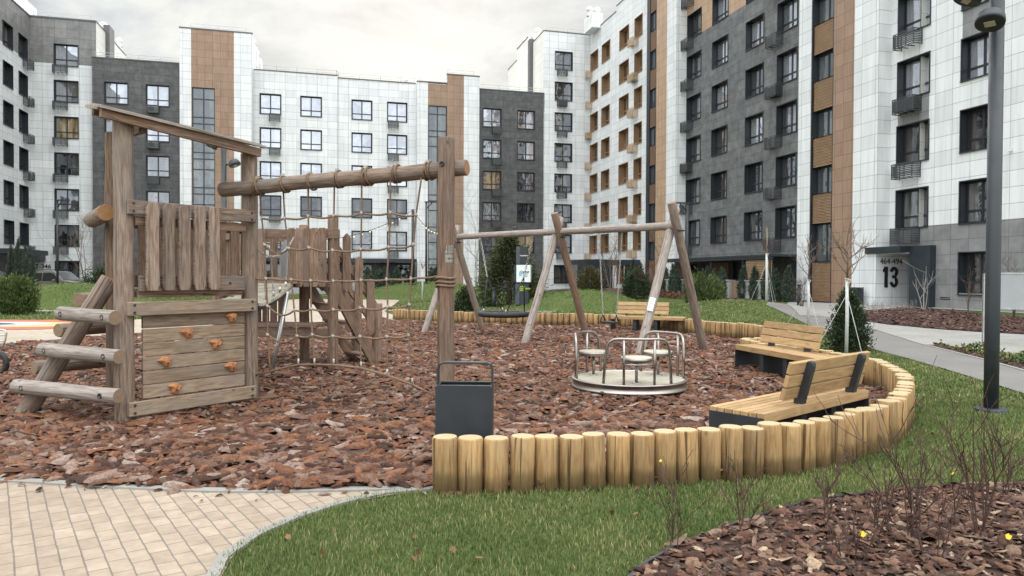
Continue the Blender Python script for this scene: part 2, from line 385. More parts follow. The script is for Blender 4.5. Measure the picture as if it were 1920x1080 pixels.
# ------------------------------------------------------------------ buildings
def T(k): return 2.66+3.015*k          # top of the windows of storey k
def W3(u, v, z): 
    p = U*u + V*v; return Vector((p.x, p.y, z))
class Fac:
    """one plane of a facade; s runs to the right seen from outside, d into the building"""
    def __init__(s, bld, org, typ, c):
        s.b = bld; s.org = Vector(org); s.t = typ; s.c = c
        s.ang = {'u': YAW, 'r': YAW-PI/2, 'l': YAW+PI/2}[typ]
    def P(s, x, d, z):
        if s.t == 'u': return W3(x, s.c+d, z)
        if s.t == 'r': return W3(s.c+d, -x, z)
        return W3(s.c-d, x, z)
    def rng(s, a, b):                   # accept v ranges on the 'r' planes
        return (-b, -a) if s.t == 'r' else (a, b)
    def wall(s, a, b, z0, z1, m, holes=(), name='wall', d=0, coping=True):
        a, b = s.rng(a, b)
        H = [(*s.rng(h[0], h[1]), h[2], h[3]) for h in holes]
        xs = sorted({a, b, *[q for h in H for q in h[:2] if a < q < b]})
        zs = sorted({z0, z1, *[q for h in H for q in h[2:] if z0 < q < z1]})
        mb = MB()
        for i in range(len(xs)-1):
            for j in range(len(zs)-1):
                cx, cz = (xs[i]+xs[i+1])/2, (zs[j]+zs[j+1])/2
                if any(h[0] < cx < h[1] and h[2] < cz < h[3] for h in H): continue
                q = [(xs[i], zs[j]), (xs[i+1], zs[j]), (xs[i+1], zs[j+1]), (xs[i], zs[j+1])]
                mb.quad(*[s.P(x, d, z) for x, z in q], uvs=q)
        return mb.build(name, m, s.b, s.org)
    def box(s, a, b, d0, d1, z0, z1, m, name, parent=None, bevel=0):
        a, b = s.rng(a, b)
        mb = MB(); R = RZ(s.ang)
        mb.box(s.P((a+b)/2, (d0+d1)/2, (z0+z1)/2), (b-a, d1-d0, z1-z0), R)
        return mb.build(name, m, parent or s.b, s.org, bevel)
    def place(s, name, me, a, z, d=0, parent=None):
        o = bpy.data.objects.new(name, me); COL.objects.link(o)
        o.parent = parent or s.b
        o.location = s.P(a, d, z)-s.org; o.rotation_euler = (0, 0, s.ang)
        return o
    def win(s, a, b, zt, h, fr, pane, depth=.16, cols=(.5,), trans=(.3,), trim=True):
        a, b = s.rng(a, b)
        f, p = win_mesh(round(b-a, 2), round(h, 2), fr, depth, cols, trans, trim)
        w = s.place('window', f, a, zt-h)
        q = bpy.data.objects.new('pane', pane_mesh(p, pane)); COL.objects.link(q); q.parent = w
        return w
    def basket(s, c, zt, kind='dark', w=.95, h=.66, d=.5):
        c = -c if s.t == 'r' else c
        return s.place('air_conditioner_basket', basket_mesh(kind, w, h, d), c-w/2, zt-h)
WMESH, PMESH, BMESH = {}, {}, {}
def win_mesh(w, h, fr, dp, cols, trans, trim):
    k = (w, h, fr, dp, cols, trans, trim)
    if k not in WMESH:
        mb = MB()
        for q in ([(0, 0, 0), (0, 0, h), (0, dp, h), (0, dp, 0)], [(w, 0, 0), (w, dp, 0), (w, dp, h), (w, 0, h)],
                  [(0, 0, h), (w, 0, h), (w, dp, h), (0, dp, h)], [(0, 0, 0), (0, dp, 0), (w, dp, 0), (w, 0, 0)]): mb.quad(*q)
        t = .045
        if trim:
            mb.box((w/2, -.012, h+t/2), (w+2*t, .06, t)); mb.box((w/2, -.025, -t/2), (w+2*t, .09, t))
            mb.box((-t/2, -.012, h/2), (t, .06, h)); mb.box((w+t/2, -.012, h/2), (t, .06, h))
        g = .075
        def bar(x0, x1, z0, z1, y=dp, th=.07): mb.box(((x0+x1)/2, y+th/2-.005, (z0+z1)/2), (x1-x0, th, z1-z0))
        bar(0, g, 0, h); bar(w-g, w, 0, h); bar(g, w-g, 0, g); bar(g, w-g, h-g, h)
        vs = [g]+[c*w for c in cols]+[w-g]
        for c in cols: bar(c*w-.05, c*w+.05, g, h-g)
        for i in range(len(vs)-1):
            x0 = vs[i]+(.05 if i else 0); x1 = vs[i+1]-(.05 if i < len(vs)-2 else 0)
            for tr in trans: bar(x0, x1, tr*h-.045, tr*h+.045)
        p = (g*.5, dp+.03, g*.5, w-g*.5, h-g*.5)
        WMESH[k] = (mb.mesh('window', M[fr]), p)
    return WMESH[k]
def pane_mesh(p, pane):
    k = (p, pane)
    if k not in PMESH:
        mb = MB(); x0, y, z0, x1, z1 = p
        mb.quad((x0, y, z0), (x1, y, z0), (x1, y, z1), (x0, y, z1)); PMESH[k] = mb.mesh('pane', M[pane])
    return PMESH[k]
def basket_mesh(kind, w, h, d):
    k = (kind, w, h, d)
    if k in BMESH: return BMESH[k]
    mb = MB(); m = M['basket_tan'] if kind.startswith('tan') else M['basket']
    t = .035
    for x in (t/2, w-t/2):
        mb.box((x, -d+t/2, h/2), (t, t, h)); mb.box((x, -t/2, h/2), (t, t, h))
        mb.box((x, -d/2, t/2), (t, d-2*t, t)); mb.box((x, -d/2, h-t/2), (t, d-2*t, t))
    for z in (t/2, h-t/2): mb.box((w/2, -d+t/2, z), (w-2*t, t, t))
    mb.box((w*.36, -d/2, t/2), (t, d-2*t, t)); mb.box((w*.66, -d/2, t/2), (t, d-2*t, t))
    mb.box((w*.62, -d+t/2, h/2), (t, t*.8, h-2*t))
    n = 8
    for i in range(1, n):
        z = t+(h-2*t)*i/n
        mb.box((w/2, -d+t*.4, z), (w-2*t, .012, .054))
        for x in (t*.4, w-t*.4): mb.box((x, -d/2, z), (.012, d-2*t, .054))
    mats = [m, M['dark'], M['white']]
    if kind == 'ac' or kind == 'tanac' or kind == 'acw':
        mi = 2 if kind == 'acw' else 1
        mb.box((w*.52, -d*.45, h*.5), (w*.82, d*.55, h*.82), mi=mi)
        c = (w*.36, -d*.45-d*.2755, h*.5)
        Mx = Matrix.Translation(c) @ Matrix.Rotation(PI/2, 4, 'X')
        mb.lathe([(.22, 0), (.22, .02), (.19, .025), (.06, .012), (.001, .012)], n=18, mi=1, M=Mx)
    BMESH[k] = mb.mesh('air_conditioner_basket', mats)
    return BMESH[k]
def railing(bld, org, pts, name='roof_railing', h=.55, step=1.6, r=.02):
    mb = MB()
    for a, b in zip(pts, pts[1:]):
        a, b = Vector(a), Vector(b); L = (b-a).length; n = max(1, int(L/step))
        for hh in (h, h*.55): mb.tube([a+Vector((0, 0, hh)), b+Vector((0, 0, hh))], r, 5, False)
        for i in range(n+1):
            p = a.lerp(b, i/n); mb.tube([p-Vector((0, 0, .1)), p+Vector((0, 0, h))], r, 5, False)
    return mb.build(name, M['galv'], bld, org)
def roofvent(bld, org, p, s=1.0, box=(1.6, 1.2, 1.0), caps=2):
    mb = MB(); p = Vector(p)
    mb.box(p+Vector((0, 0, box[2]/2)), box, RZ(YAW))
    o = mb.build('roof_chimney', M['wall_white'], bld, org)
    for i in range(caps):
        mb = MB(); q = p + U*((i-(caps-1)/2)*.75*s) + Vector((0, 0, box[2]))
        mb.lathe([(.3*s, 0), (.22*s, .12), (.2*s, .45*s), (.3*s, .5*s), (.34*s, .62*s), (.3*s, .8*s), (.16*s, .92*s), (.001, .95*s)], q, 14)
        mb.build('vent_cap', M['white'], o, org)
def solid(bld, org, u0, u1, v0, v1, z0, z1, m, name='wall', skip=''):
    """the hidden sides and the roof of a block (skip the faces built as facades)"""
    mb = MB()
    c = [(u0, v0), (u1, v0), (u1, v1), (u0, v1)]
    for i, nm in enumerate('fblr' if 0 else 'frbl'):
        if nm in skip: continue
        a, b = c[i], c[(i+1) % 4]; L = math.dist(a, b)
        mb.quad(W3(*a, z0), W3(*b, z0), W3(*b, z1), W3(*a, z1), uvs=[(0, z0), (L, z0), (L, z1), (0, z1)])
    mb.quad(*[W3(*q, z1) for q in c])
    return mb.build(name, m, bld, org)
def pick(k, hi=4): 
    r = rnd.random()
    if k >= hi: return 'g_sky' if r < .85 else 'g_mid'
    if k >= 2: return 'g_mid' if r < .62 else ('g_dark' if r < .9 else 'g_warm')
    return 'g_mid' if r < .45 else ('g_dark' if r < .85 else 'g_warm')
ZB = -.6
H = 1.76
# --- left block ----------------------------------------------------------
org = W3(-22.97, 69, 0)
B1 = thing('apartment_building', 'white apartment block with a grey top storey at the left edge of the photo', 'building', org)
fv = Fac(B1, org, 'l', -22.97); fu = Fac(B1, org, 'u', 69)
cols = [(63.6, 65.4), (66.62, 68.4), (60.2, 62.0), (57, 58.8)]
hv = [(a, b, T(k)-H, T(k)) for a, b in cols for k in range(1, 7)]
fv.wall(40, 69, ZB, 19.07, M['wall_white'], hv, 'wall'); fv.wall(40, 69, 19.07, 22.87, M['wall_grey'], hv, 'grey_upper_wall')
for i, (a, b) in enumerate(cols):
    for k in range(1, 7):
        fv.win(a, b, T(k), H, 'dark2', 'g_dark' if k < 6 else 'g_mid', .3)
        if i == 1: fv.basket(67.95, T(k)-H-.02, 'dark', 1.05, .7, .5)
        if i == 3: fv.basket(58.2, T(k)-H-.02, 'dark', 1.05, .7, .5)
cu = [(-21.18, -19.42)]
hu = [(a, b, T(k)-H, T(k)) for a, b in cu for k in range(0, 7)]
fu.wall(-22.97, -18.1, ZB, 19.13, M['wall_white'], hu, 'wall'); fu.wall(-22.97, -18.04, 19.13, 22.87, M['wall_grey'], hu, 'grey_upper_wall')
for k in range(0, 7):
    fu.win(-21.18, -19.42, T(k), H, 'dark2', ['g_dark', 'g_dark', 'g_sky', 'g_dark', 'g_warm', 'g_mid', 'g_sky'][k], .16)
    if k: fu.basket(-20.7, T(k)-H-.02, 'dark', 1.02, .68)
fs = Fac(B1, org, 'l', -18.04)
fs.wall(69, 79, 19.2, 22.87, M['wall_cream'], (), 'side_wall'); 
mb = MB(); mb.box(W3(-17.95, 72.6, 21.4), (.5, 1.6, 4.3), RZ(YAW)); mb.build('dark_flue', M['coping'], B1, org)
solid(B1, org, -36, -22.97, 40, 84, ZB, 22.8, M['wall_white'], 'wall', 'r'); solid(B1, org, -22.97, -18.04, 69, 79, 19, 22.8, M['wall_cream'], 'wall', 'fr')
fu.box(-23.0, -18.0, -.05, .3, 22.87, 22.97, M['coping'], 'coping'); fv.box(40, 68.95, -.05, .3, 22.87, 22.97, M['coping'], 'coping'); fs.box(69.3, 79, -.04, .3, 22.87, 22.97, M['coping'], 'coping')
railing(B1, org, [W3(-22.9, 69.6, 22.95), W3(-18.6, 69.6, 22.95)])
roofvent(B1, org, W3(-24.4, 71, 22.8), 1.1, (1.8, 2.6, 1.7)); roofvent(B1, org, W3(-18.9, 74.6, 22.8), 1.1, (1.0, 1.4, .8), 1); roofvent(B1, org, W3(-18.6, 77.5, 22.8), .9, (1.0, 1.4, .5), 2)
# entrance canopy with its number, terrace of wooden slats
fu.box(-23.3, -21.9, -3, -.04, 2.66, 3.18, M['dark'], 'entrance_canopy'); fv.box(60, 66.0, -2.2, -.04, 3.05, 3.42, M['dark'], 'pergola_roof')
fv.box(60, 64.6, -1.6, -1.5, 1.95, 3.02, M['slat_dark'], 'slat_screen'); fv.box(60, 64.9, -1.8, -1.45, ZB, 1.9, M['concrete_block'], 'terrace_wall')
# --- far block -----------------------------------------------------------
org = W3(-11, 68.4, 0)
B2 = thing('apartment_building', 'long white and dark grey apartment block across the far end with brown panelled stair towers', 'building', org)
def facade(bld, org, typ, c, a, b, z1, m, cols, ks, pane=None, bk=None, fr='dark2', dp=.16, extra=(), bkw={}):
    f = Fac(bld, org, typ, c)
    hs = [(x0, x1, T(k)-H, T(k)) for x0, x1 in cols for k in ks]
    f.wall(a, b, ZB, z1, m, hs+list(extra))
    for i, (x0, x1) in enumerate(cols):
        for k in ks:
            f.win(x0, x1, T(k), H, fr, pane(k) if pane else pick(k), dp)
            if bk: 
                r = bk(i, k)
                if r: f.basket(r[0], T(k)-H-.02, r[1], **bkw)
    return f
f = facade(B2, org, 'u', 68.4, -18.2, -11.3, 19.7, M['wall_dark'], [(-17.26, -15.5), (-14.08, -12.29)], range(0, 6), None,
           lambda i, k: (-13.5, 'acw' if k in (5, 4) else 'dark') if i and k else None)
f.box(-18.25, -11.3, -.04, .3, 19.7, 19.79, M['coping'], 'coping'); railing(B2, org, [W3(-18.1, 68.9, 19.75), W3(-11.4, 68.9, 19.75)])
f = Fac(B2, org, 'u', 67.5)
st = (-10.32, -8.5, 1.0, 17.57)
f.wall(-11.3, -10.39, ZB, 22.5, M['wall_white']); f.wall(-10.39, -6.96, ZB, 22.5, M['wall_brown'], [st], 'brown_panel_strip'); f.wall(-6.96, -5.48, ZB, 22.5, M['wall_white'])
f.win(-10.32, -8.5, 17.57, 16.57, 'dark2', 'g_green', .12, (.5,), tuple((x+dx)/16.57 for x in (1.5, 4.5, 7.5, 10.5, 13.5) for dx in (0, .55, 2.1)), False)
f.box(-11.34, -5.44, -.04, .3, 22.5, 22.6, M['coping'], 'coping'); railing(B2, org, [W3(-10.5, 68, 22.55), W3(-6, 68, 22.55)])
Fac(B2, org, 'l', -5.48).wall(67.5, 78.4, 19, 22.5, M['wall_white'], (), 'side_wall'); Fac(B2, org, 'l', -5.48).wall(67.5, 69, ZB, 19, M['wall_white'], (), 'side_wall')
Fac(B2, org, 'r', -11.3).wall(67.5, 68.4, ZB, 22.5, M['wall_white'], (), 'side_wall')
roofvent(B2, org, W3(-5.9, 73, 21.2), 1, (1, 1.4, 1.6), 1); roofvent(B2, org, W3(-5.8, 76.5, 21.2), 1, (1, 1.4, 1.6), 1)
mc = [(-4.93, -3.17), (-1.45, .36), (3.08, 4.88), (6.32, 8.11)]
def bk2(i, k):
    if i == 0 and k in (5, 4, 2, 1): return (-3.68, 'dark')
    if i == 3: return (6.82, 'dark')
def pm(k): return {5: 'g_sky', 4: 'g_sky', 3: 'g_sky'}.get(k) or pick(k)
f = facade(B2, org, 'u', 69, -5.48, 1.76, 19.8, M['wall_white'], mc[:2], range(1, 6), pm, bk2)
f2 = facade(B2, org, 'u', 69.12, 1.76, 8.99, 19.62, M['wall_white'], mc[2:], range(1, 6), pm, lambda i, k: (6.82, 'dark') if i == 1 else None)
f.box(-5.44, 1.8, -.04, .3, 19.8, 19.89, M['coping'], 'coping'); f2.box(1.8, 8.95, -.04, .3, 19.62, 19.71, M['coping'], 'coping')
railing(B2, org, [W3(-5.3, 69.5, 19.85), W3(1.7, 69.5, 19.85), W3(1.9, 69.6, 19.68), W3(9.5, 69.6, 19.68)])
f.box(-8.4, 8.8, -1.9, -.14, 2.82, 3.12, M['dark'], 'terrace_canopy'); f.box(-5.4, 8.9, -.16, -.012, -.4, 2.8, M['portal'], 'ground_floor_cladding')
for a, b in [(3.05, 4.9), (-4.9, -3.1), (-1.4, .4)]: f.win(a, b, T(0)-.06, 1.75, 'dark2', 'g_dark', -.2, trim=False)
f.win(7.2, 8.4, 2.62, 2.1, 'dark2', 'g_dark', -.2, (), (.9,), trim=False)
f.box(-8.4, 5.9, -1.9, -1.75, -.4, 1.15, M['concrete_block'], 'terrace_wall'); f.box(5.95, 7.6, -1.95, -1.85, .1, 1.25, M['slat'], 'slat_screen')
for s_ in (-8.2, -3, 3, 8.6): f.box(s_-.06, s_+.06, -1.85, -1.73, 1.15, 2.82, M['dark'], 'canopy_post')
f = Fac(B2, org, 'u', 68.2)
st = (9.99, 11.75, 2.2, 17.48)
f.wall(8.99, 9.96, ZB, 19.62, M['wall_white']); f.wall(9.96, 11.77, ZB, 19.5, M['wall_brown'], [st], 'brown_panel_strip'); f.wall(11.77, 13.37, ZB, 20.46, M['wall_brown'], (), 'brown_panel_strip'); f.wall(13.37, 14.86, ZB, 20.46, M['wall_white'])
f.win(9.99, 11.75, 17.48, 15.28, 'dark2', 'g_green', .12, (.5,), tuple((x+dx)/15.28 for x in (.4, 3.4, 6.4, 9.4, 12.4) for dx in (0, .55, 2.1)), False)
f.box(8.95, 11.75, -.04, .3, 19.6, 19.7, M['coping'], 'coping'); f.box(11.73, 14.9, -.04, .3, 20.46, 20.56, M['coping'], 'coping')
Fac(B2, org, 'r', 8.99).wall(68.2, 69.1, ZB, 19.6, M['wall_white'], (), 'side_wall'); Fac(B2, org, 'r', 11.77).wall(68.2, 72, 19.4, 20.46, M['wall_white'], (), 'side_wall'); Fac(B2, org, 'l', 14.86).wall(68.2, 69, ZB, 20.46, M['wall_white'], (), 'side_wall')
railing(B2, org, [W3(11.9, 68.6, 20.5), W3(14.4, 68.6, 20.5)])
roofvent(B2, org, W3(8.2, 70.5, 19.5), .8, (.8, .8, .25), 1)
f = facade(B2, org, 'u', 69, 14.86, 21.6, 19.52, M['wall_dark'], [(15.42, 17.2), (18.86, 20.58)], range(0, 6), None, lambda i, k: (16.74, 'dark') if not i and k else None)
f.box(14.9, 21.55, -.04, .3, 19.52, 19.61, M['coping'], 'coping'); railing(B2, org, [W3(15, 69.5, 19.57), W3(21.3, 69.5, 19.57)])
solid(B2, org, -18.2, 21.6, 69.3, 82, ZB, 19.4, M['wall_cream'], 'wall', 'f'); solid(B2, org, -11.3, -5.48, 68, 78.4, 19, 22.4, M['wall_white'], 'wall', 'fr'); solid(B2, org, 11.8, 14.86, 68.4, 72, 19, 20.4, M['wall_white'], 'wall', 'fl')
# --- corner block with brown windows --------------------------------------
org = W3(26.36, 62, 0)
B3 = thing('apartment_building', 'tall white apartment block in the far right corner with orange brown window reveals', 'building', org)
f = facade(B3, org, 'u', 69, 21.5, 26.36, 25.66, M['wall_white'], [(22.68, 24.45)], range(0, 8), lambda k: 'g_mid' if k else 'g_dark', lambda i, k: (23.35, 'ac' if k == 6 else 'dark') if k else None)
f.box(21.46, 26.36, -.04, .3, 25.66, 25.75, M['coping'], 'coping'); railing(B3, org, [W3(21.9, 69.5, 25.7), W3(26.3, 69.5, 25.7)])
f = Fac(B3, org, 'r', 21.5); f.wall(69, 72.7, 18.5, 25.66, M['wall_cream'], (), 'side_wall'); f.wall(72.7, 78.1, 18.5, 26.5, M['wall_cream'], (), 'side_wall', -.25); f.wall(78.1, 83, 18.5, 25.6, M['wall_cream'], (), 'side_wall')
f.box(72.7, 73.4, -.38, .1, 18.5, 26.0, M['coping'], 'dark_flue'); f.box(69, 72.7, -.04, .3, 25.66, 25.75, M['coping'], 'coping'); f.box(73.9, 78.1, -.3, .3, 26.5, 26.6, M['coping'], 'coping'); f.box(78.2, 83, -.04, .3, 25.6, 25.69, M['coping'], 'coping')
roofvent(B3, org, W3(22.4, 74, 25.5), 1, (1.6, 1.6, 1.2), 1); roofvent(B3, org, W3(21.9, 77.5, 25.5), 1, (1, 1, 1.2), 1); roofvent(B3, org, W3(26.0, 67.3, 25.5), 1, (1.1, 2.2, 1.4), 2)
oc = [(66.88, 68.85), (63.88, 65.85), (59.62, 61.62), (56.85, 58.36)]
f = Fac(B3, org, 'r', 26.36)
pt = (57.2, 60.2, .3, 2.7)
hs = [(a, b, T(k)-H-(.1), T(k)-.05+.03*0) for a, b in oc for k in range(1, 8)]+[(59.62+1, 61.62+.55, .95, 2.65)]
OH = 1.71
hs = [(a, b, T(k)-.1-OH, T(k)-.1) for a, b in oc for k in range(1, 8)]+[(60.4, 61.9, .95, 2.66)]
f.wall(54, 62.44, ZB, 26.2, M['wall_white'], hs); f.wall(62.44, 69, ZB, 25.72, M['wall_white'], hs)
for i, (a, b) in enumerate(oc):
    for k in range(1, 8):
        f.win(a, b, T(k)-.1, OH, 'win_brown', 'g_brown', .38, (.45,) if i != 2 else (.4,), (.3,))
        if i == 0: f.basket(68.9, T(k)-.1-OH-.0, 'tan' if k != 5 else 'tanac', 1.0, .68, .55)
        if i == 3: f.basket(58.15, T(k)-.1-OH-.0, 'tan' if k not in (6, 2) else 'tanac', 1.05, .7, .55)
f.win(60.4, 61.9, 2.66, 1.71, 'win_brown', 'g_brown', .38)
f.box(62.44, 69, -.04, .3, 25.72, 25.81, M['coping'], 'coping'); f.box(54.2, 62.4, -.04, .3, 26.2, 26.29, M['coping'], 'coping')
f.box(65.3, 68.6, -2.6, -.02, 2.72, 3.15, M['portal'], 'entrance_canopy'); f.box(62.9, 65.28, -2.6, -.02, ZB, 3.15, M['portal'], 'entrance_side_wall'); f.box(65.4, 68.4, -.08, -.02, .3, 2.7, M['dark2'], 'entrance_door')
f.box(56.9, 60.1, -1.8, -.02, 2.55, 3.0, M['portal'], 'entrance_canopy'); f.box(57.0, 60.0, -.08, -.02, .3, 2.55, M['dark2'], 'entrance_door')
# stair tower with a glazed strip
f = Fac(B3, org, 'r', 25.55); ZA = 30
pn = [(14.95+3.015*j-1.55, 14.95+3.015*j) for j in range(-4, 5)]       # perforated panels between the windows
f.wall(52.5, 54.25, ZB, ZA, M['dark2'], [(52.62, 53.7, .4, ZA)], 'dark_strip_frame', .0)
f.wall(50.75, 52.5, ZB, ZA, M['wall_tan'], (), 'brown_panel_strip'); f.wall(49.26, 50.75, ZB, ZA, M['wall_white'])
def strip(f, a, b, pans, z0, gm, dp=.14):
    z = z0
    for p0, p1 in pans:
        if p0-z > .3: f.win(a, b, p0, p0-z, 'dark2', gm, dp, (.55,), (.001,) if 0 else (), False)
        lo, hi = f.rng(a, b); mb = MB(); R = RZ(f.ang); n = int((p1-p0)/.075)
        for i in range(n): 
            zz = p0+(i+.5)*(p1-p0)/n
            mb.box(f.P((lo+hi)/2, .06+(i % 2)*.02, zz), (hi-lo, .05, (p1-p0)/n*.6), R)
        mb.quad(*[f.P(x, .13, q) for x, q in ((lo, p0), (hi, p0), (hi, p1), (lo, p1))], mi=1)
        mb.build('slatted_panel', [M['slat'] if f.c > 25.6 else M['mesh_brown'], M['mesh_brown']], f.b, f.org)
        z = p1
strip(f, 52.62, 53.7, [(.4, 2.3)]+pn, 2.3, 'g_green')
Fac(B3, org, 'u', 0); g_ = Fac(B3, org, 'u', 49.26); g_.wall(25.55, 26.45, ZB, ZA, M['wall_midgrey'] if 0 else M['wall_white'], (), 'side_wall')
Fac(B3, org, 'u', 54.25).box(25.56, 26.34, -.05, 0, ZB, ZA, M['dark2'], 'side_wall')
solid(B3, org, 26.45, 40, 49.3, 83, ZB, 25.6, M['wall_cream'], 'wall', 'l'); solid(B3, org, 21.6, 26.5, 69.2, 83, ZB, 25.5, M['wall_cream'], 'wall', 'fl')
# --- dark right block, stair tower and the white block with the entrance ---
org = W3(26.4, 40, 0)
B4 = thing('apartment_building', 'dark grey and white apartment block on the right with big number 13', 'building', org)
dc = [(47.12, 49.1), (43.6, 45.55), (39.55, 41.42), (36.3, 38.12)]
f = Fac(B4, org, 'r', 26.4); ZD = 28
ks = range(1, 9)
hs = [(a, b, T(k)-H, T(k)) for a, b in dc for k in ks]+[(38.3, 40.2, .3, 2.5), (44.2, 45.6, .3, 2.5), (47.4, 48.8, .3, 2.5)]
f.wall(35.2, 49.3, ZB, 18.97, M['wall_dark_r'], hs); f.wall(35.2, 49.3, 18.97, ZD, M['wall_tan'], hs, 'brown_upper_wall')
for i, (a, b) in enumerate(dc):
    for k in ks:
        f.win(a, b, T(k), H, 'dark2', 'g_sky' if k >= 4-(i == 2) and i and not (k == 4 and i == 2) else ('g_mid' if rnd.random() < .6 else 'g_dark'), .34, (.36, .68) if i < 1 else (.5,))
        if i == 0: f.basket(48.75, T(k)-H-.02, 'dark' if k != 3 else 'ac', 1.05, .7, .5)
        if i == 3: f.basket(38.15, T(k)-H-.02, 'dark' if k != 4 else 'ac', 1.1, .7, .5)
for a, b in [(38.3, 40.2), (44.2, 45.6), (47.4, 48.8)]: f.win(a, b, 2.5, 2.2, 'dark2', 'g_dark', .2, (.5,), (), False)
f.box(35.3, 49.2, -2.2, -.02, 2.74, 2.86, M['dark'], 'pergola_roof')
for a in (35.5, 38.2, 41.8, 45.5, 48.9): f.box(a-.05, a+.05, -2.18, -2.06, 1.42, 2.6, M['dark'], 'pergola_post')
f.box(35.3, 49.2, -2.22, -2.1, 2.6, 2.72, M['dark'], 'pergola_beam')
f.box(35.25, 38.4, -2.3, -1.9, ZB, 1.34, M['concrete_block'], 'terrace_wall'); f.box(39.4, 49.2, -2.3, -1.9, ZB, 1.34, M['concrete_block'], 'terrace_wall'); f.box(35.2, 38.42, -2.36, -1.86, 1.34, 1.42, M['lightgrey'], 'terrace_wall_coping'); f.box(39.38, 49.2, -2.36, -1.86, 1.34, 1.42, M['lightgrey'], 'terrace_wall_coping')
def slats(f, a, b, z0, z1, d, m, name='slat_screen'):
    lo, hi = f.rng(a, b); mb = MB(); n = int((z1-z0)/.09); R = RZ(f.ang)
    for i in range(n): mb.box(f.P((lo+hi)/2, d, z0+(i+.5)*(z1-z0)/n), (hi-lo, .04, .066), R)
    return mb.build(name, m, f.b, f.org)
slats(f, 35.4, 37.9, 1.46, 2.56, -2.12, M['slat']); slats(f, 42.3, 45.2, 1.46, 2.5, -.6, M['slat_dark']); slats(f, 46.6, 48.7, 1.46, 2.5, -1.2, M['slat_dark']); slats(f, 38.45, 39.35, .25, 1.35, -2.1, M['slat'])
f.box(42.0, 46, -.5, -.4, .2, 2.6, M['dark2'], 'terrace_divider')
# tower strip
f = Fac(B4, org, 'r', 25.75)
f.wall(34.1, 35.24, ZB, ZD, M['wall_white'], (), 'wall'); f.wall(32.4, 34.1, ZB, ZD, M['dark2'], [(32.46, 34.0, .3, ZD)], 'dark_strip_frame'); f.wall(30.9, 32.4, ZB, ZD, M['wall_brown'], (), 'brown_panel_strip'); f.wall(29.27, 30.9, ZB, ZD, M['wall_white'])
f.box(34.02, 34.1, -.06, 0, .2, ZD, M['dark2'], 'dark_strip_edge')
strip(f, 32.46, 34.0, [(.32, 2.38)]+[(4.46+3.005*j, 6.03+3.005*j) for j in range(0, 8)], 2.45, 'g_green', .3)
Fac(B4, org, 'u', 29.27).wall(25.75, 26.5, ZB, ZD, M['wall_white'], [(25.75, 26.5, ZB, 2.72)], 'side_wall')
# near white wall with the entrance niche
f = Fac(B4, org, 'r', 26.5)
nc = [(27.01, 28.84), (23.83, 25.3), (20.1, 21.8), (16.4, 18.2)]
hs = [(a, b, T(k)-H, T(k)) for a, b in nc for k in range(1, 8)]+[(23.83, 25.3, .95, 2.66), (20.1, 21.8, .95, 2.66)]
niche = (27.68, 29.27, ZB, 2.72)
f.wall(8, 29.27, ZB, 3.94, M['wall_midgrey'], hs+[niche], 'grey_lower_wall')
pat = [(27.01, 28.84, T(3)-H, T(2)), (23.83, 25.3, T(4)-H, T(3)), (20.1, 21.8, T(3)-H, T(2))]
pat = [(p[0], p[1], p[3], p[2]) for p in pat]
f.wall(8, 29.27, 3.94, ZD, M['wall_white'], hs+pat)
for p in pat: f.wall(p[0], p[1], p[2], p[3], M['wall_midgrey'], (), 'grey_patch')
for i, (a, b) in enumerate(nc):
    for k in range(0 if i in (1, 2) else 1, 8):
        f.win(a, b, T(k), H, 'dark2', 'g_sky' if k >= 3 else ('g_dark' if k != 1 else 'g_mid'), .36, (.52,))
        if i == 0 and k: f.basket(28.05, T(k)-H-.05+(.0), 'ac' if k == 3 else 'dark', 1.25, .7, .5)
n13 = Fac(B4, org, 'u', 29.27); n13.wall(25.75, 28.6, ZB, 2.72, M['wall_white'], (), 'niche_wall')
Fac(B4, org, 'r', 28.6).wall(27.68, 29.27, ZB, 2.72, M['wall_midgrey'], (), 'niche_wall'); n13.box(26.0, 28.6, -1.59, -.003, 2.721, 2.74, M['white'], 'niche_ceiling')
mb = MB(); mb.box(W3(27.98, 29.2, 1.62), (.18, .06, .3), RZ(YAW)); mb.box(W3(27.98, 29.2, 1.98), (.18, .06, .3), RZ(YAW)); mb.build('intercom_panel', M['black'], B4, org)
f.box(26.52, 27.68, -.34, 2.1, ZB, 3.04, M['portal'], 'entrance_portal'); f.box(27.68, 29.9, -.85, -.02, 2.74, 3.04, M['portal'], 'entrance_portal')
f.box(22.9, 22.98, -.14, -.02, 6.6, 6.75, M['white'], 'security_camera')
solid(B4, org, 26.6, 40, 8, 27.62, ZB, ZD, M['wall_cream'], 'wall', 'l'); solid(B4, org, 28.7, 40, 27.66, 29.5, ZB, ZD, M['wall_cream'], 'wall', 'l'); solid(B4, org, 26.5, 40, 29.5, 49.3, ZB, ZD, M['wall_cream'], 'wall', 'l')
for fac_, kx in ((f, 0),):
    mb = MB(); R = RZ(f.ang)
    for z in (.66, .74): mb.box(f.P(-26.0, -.01, z), (.5, .02, .035), R)
    mb.build('wall_vent', M['dark'], B4, org)
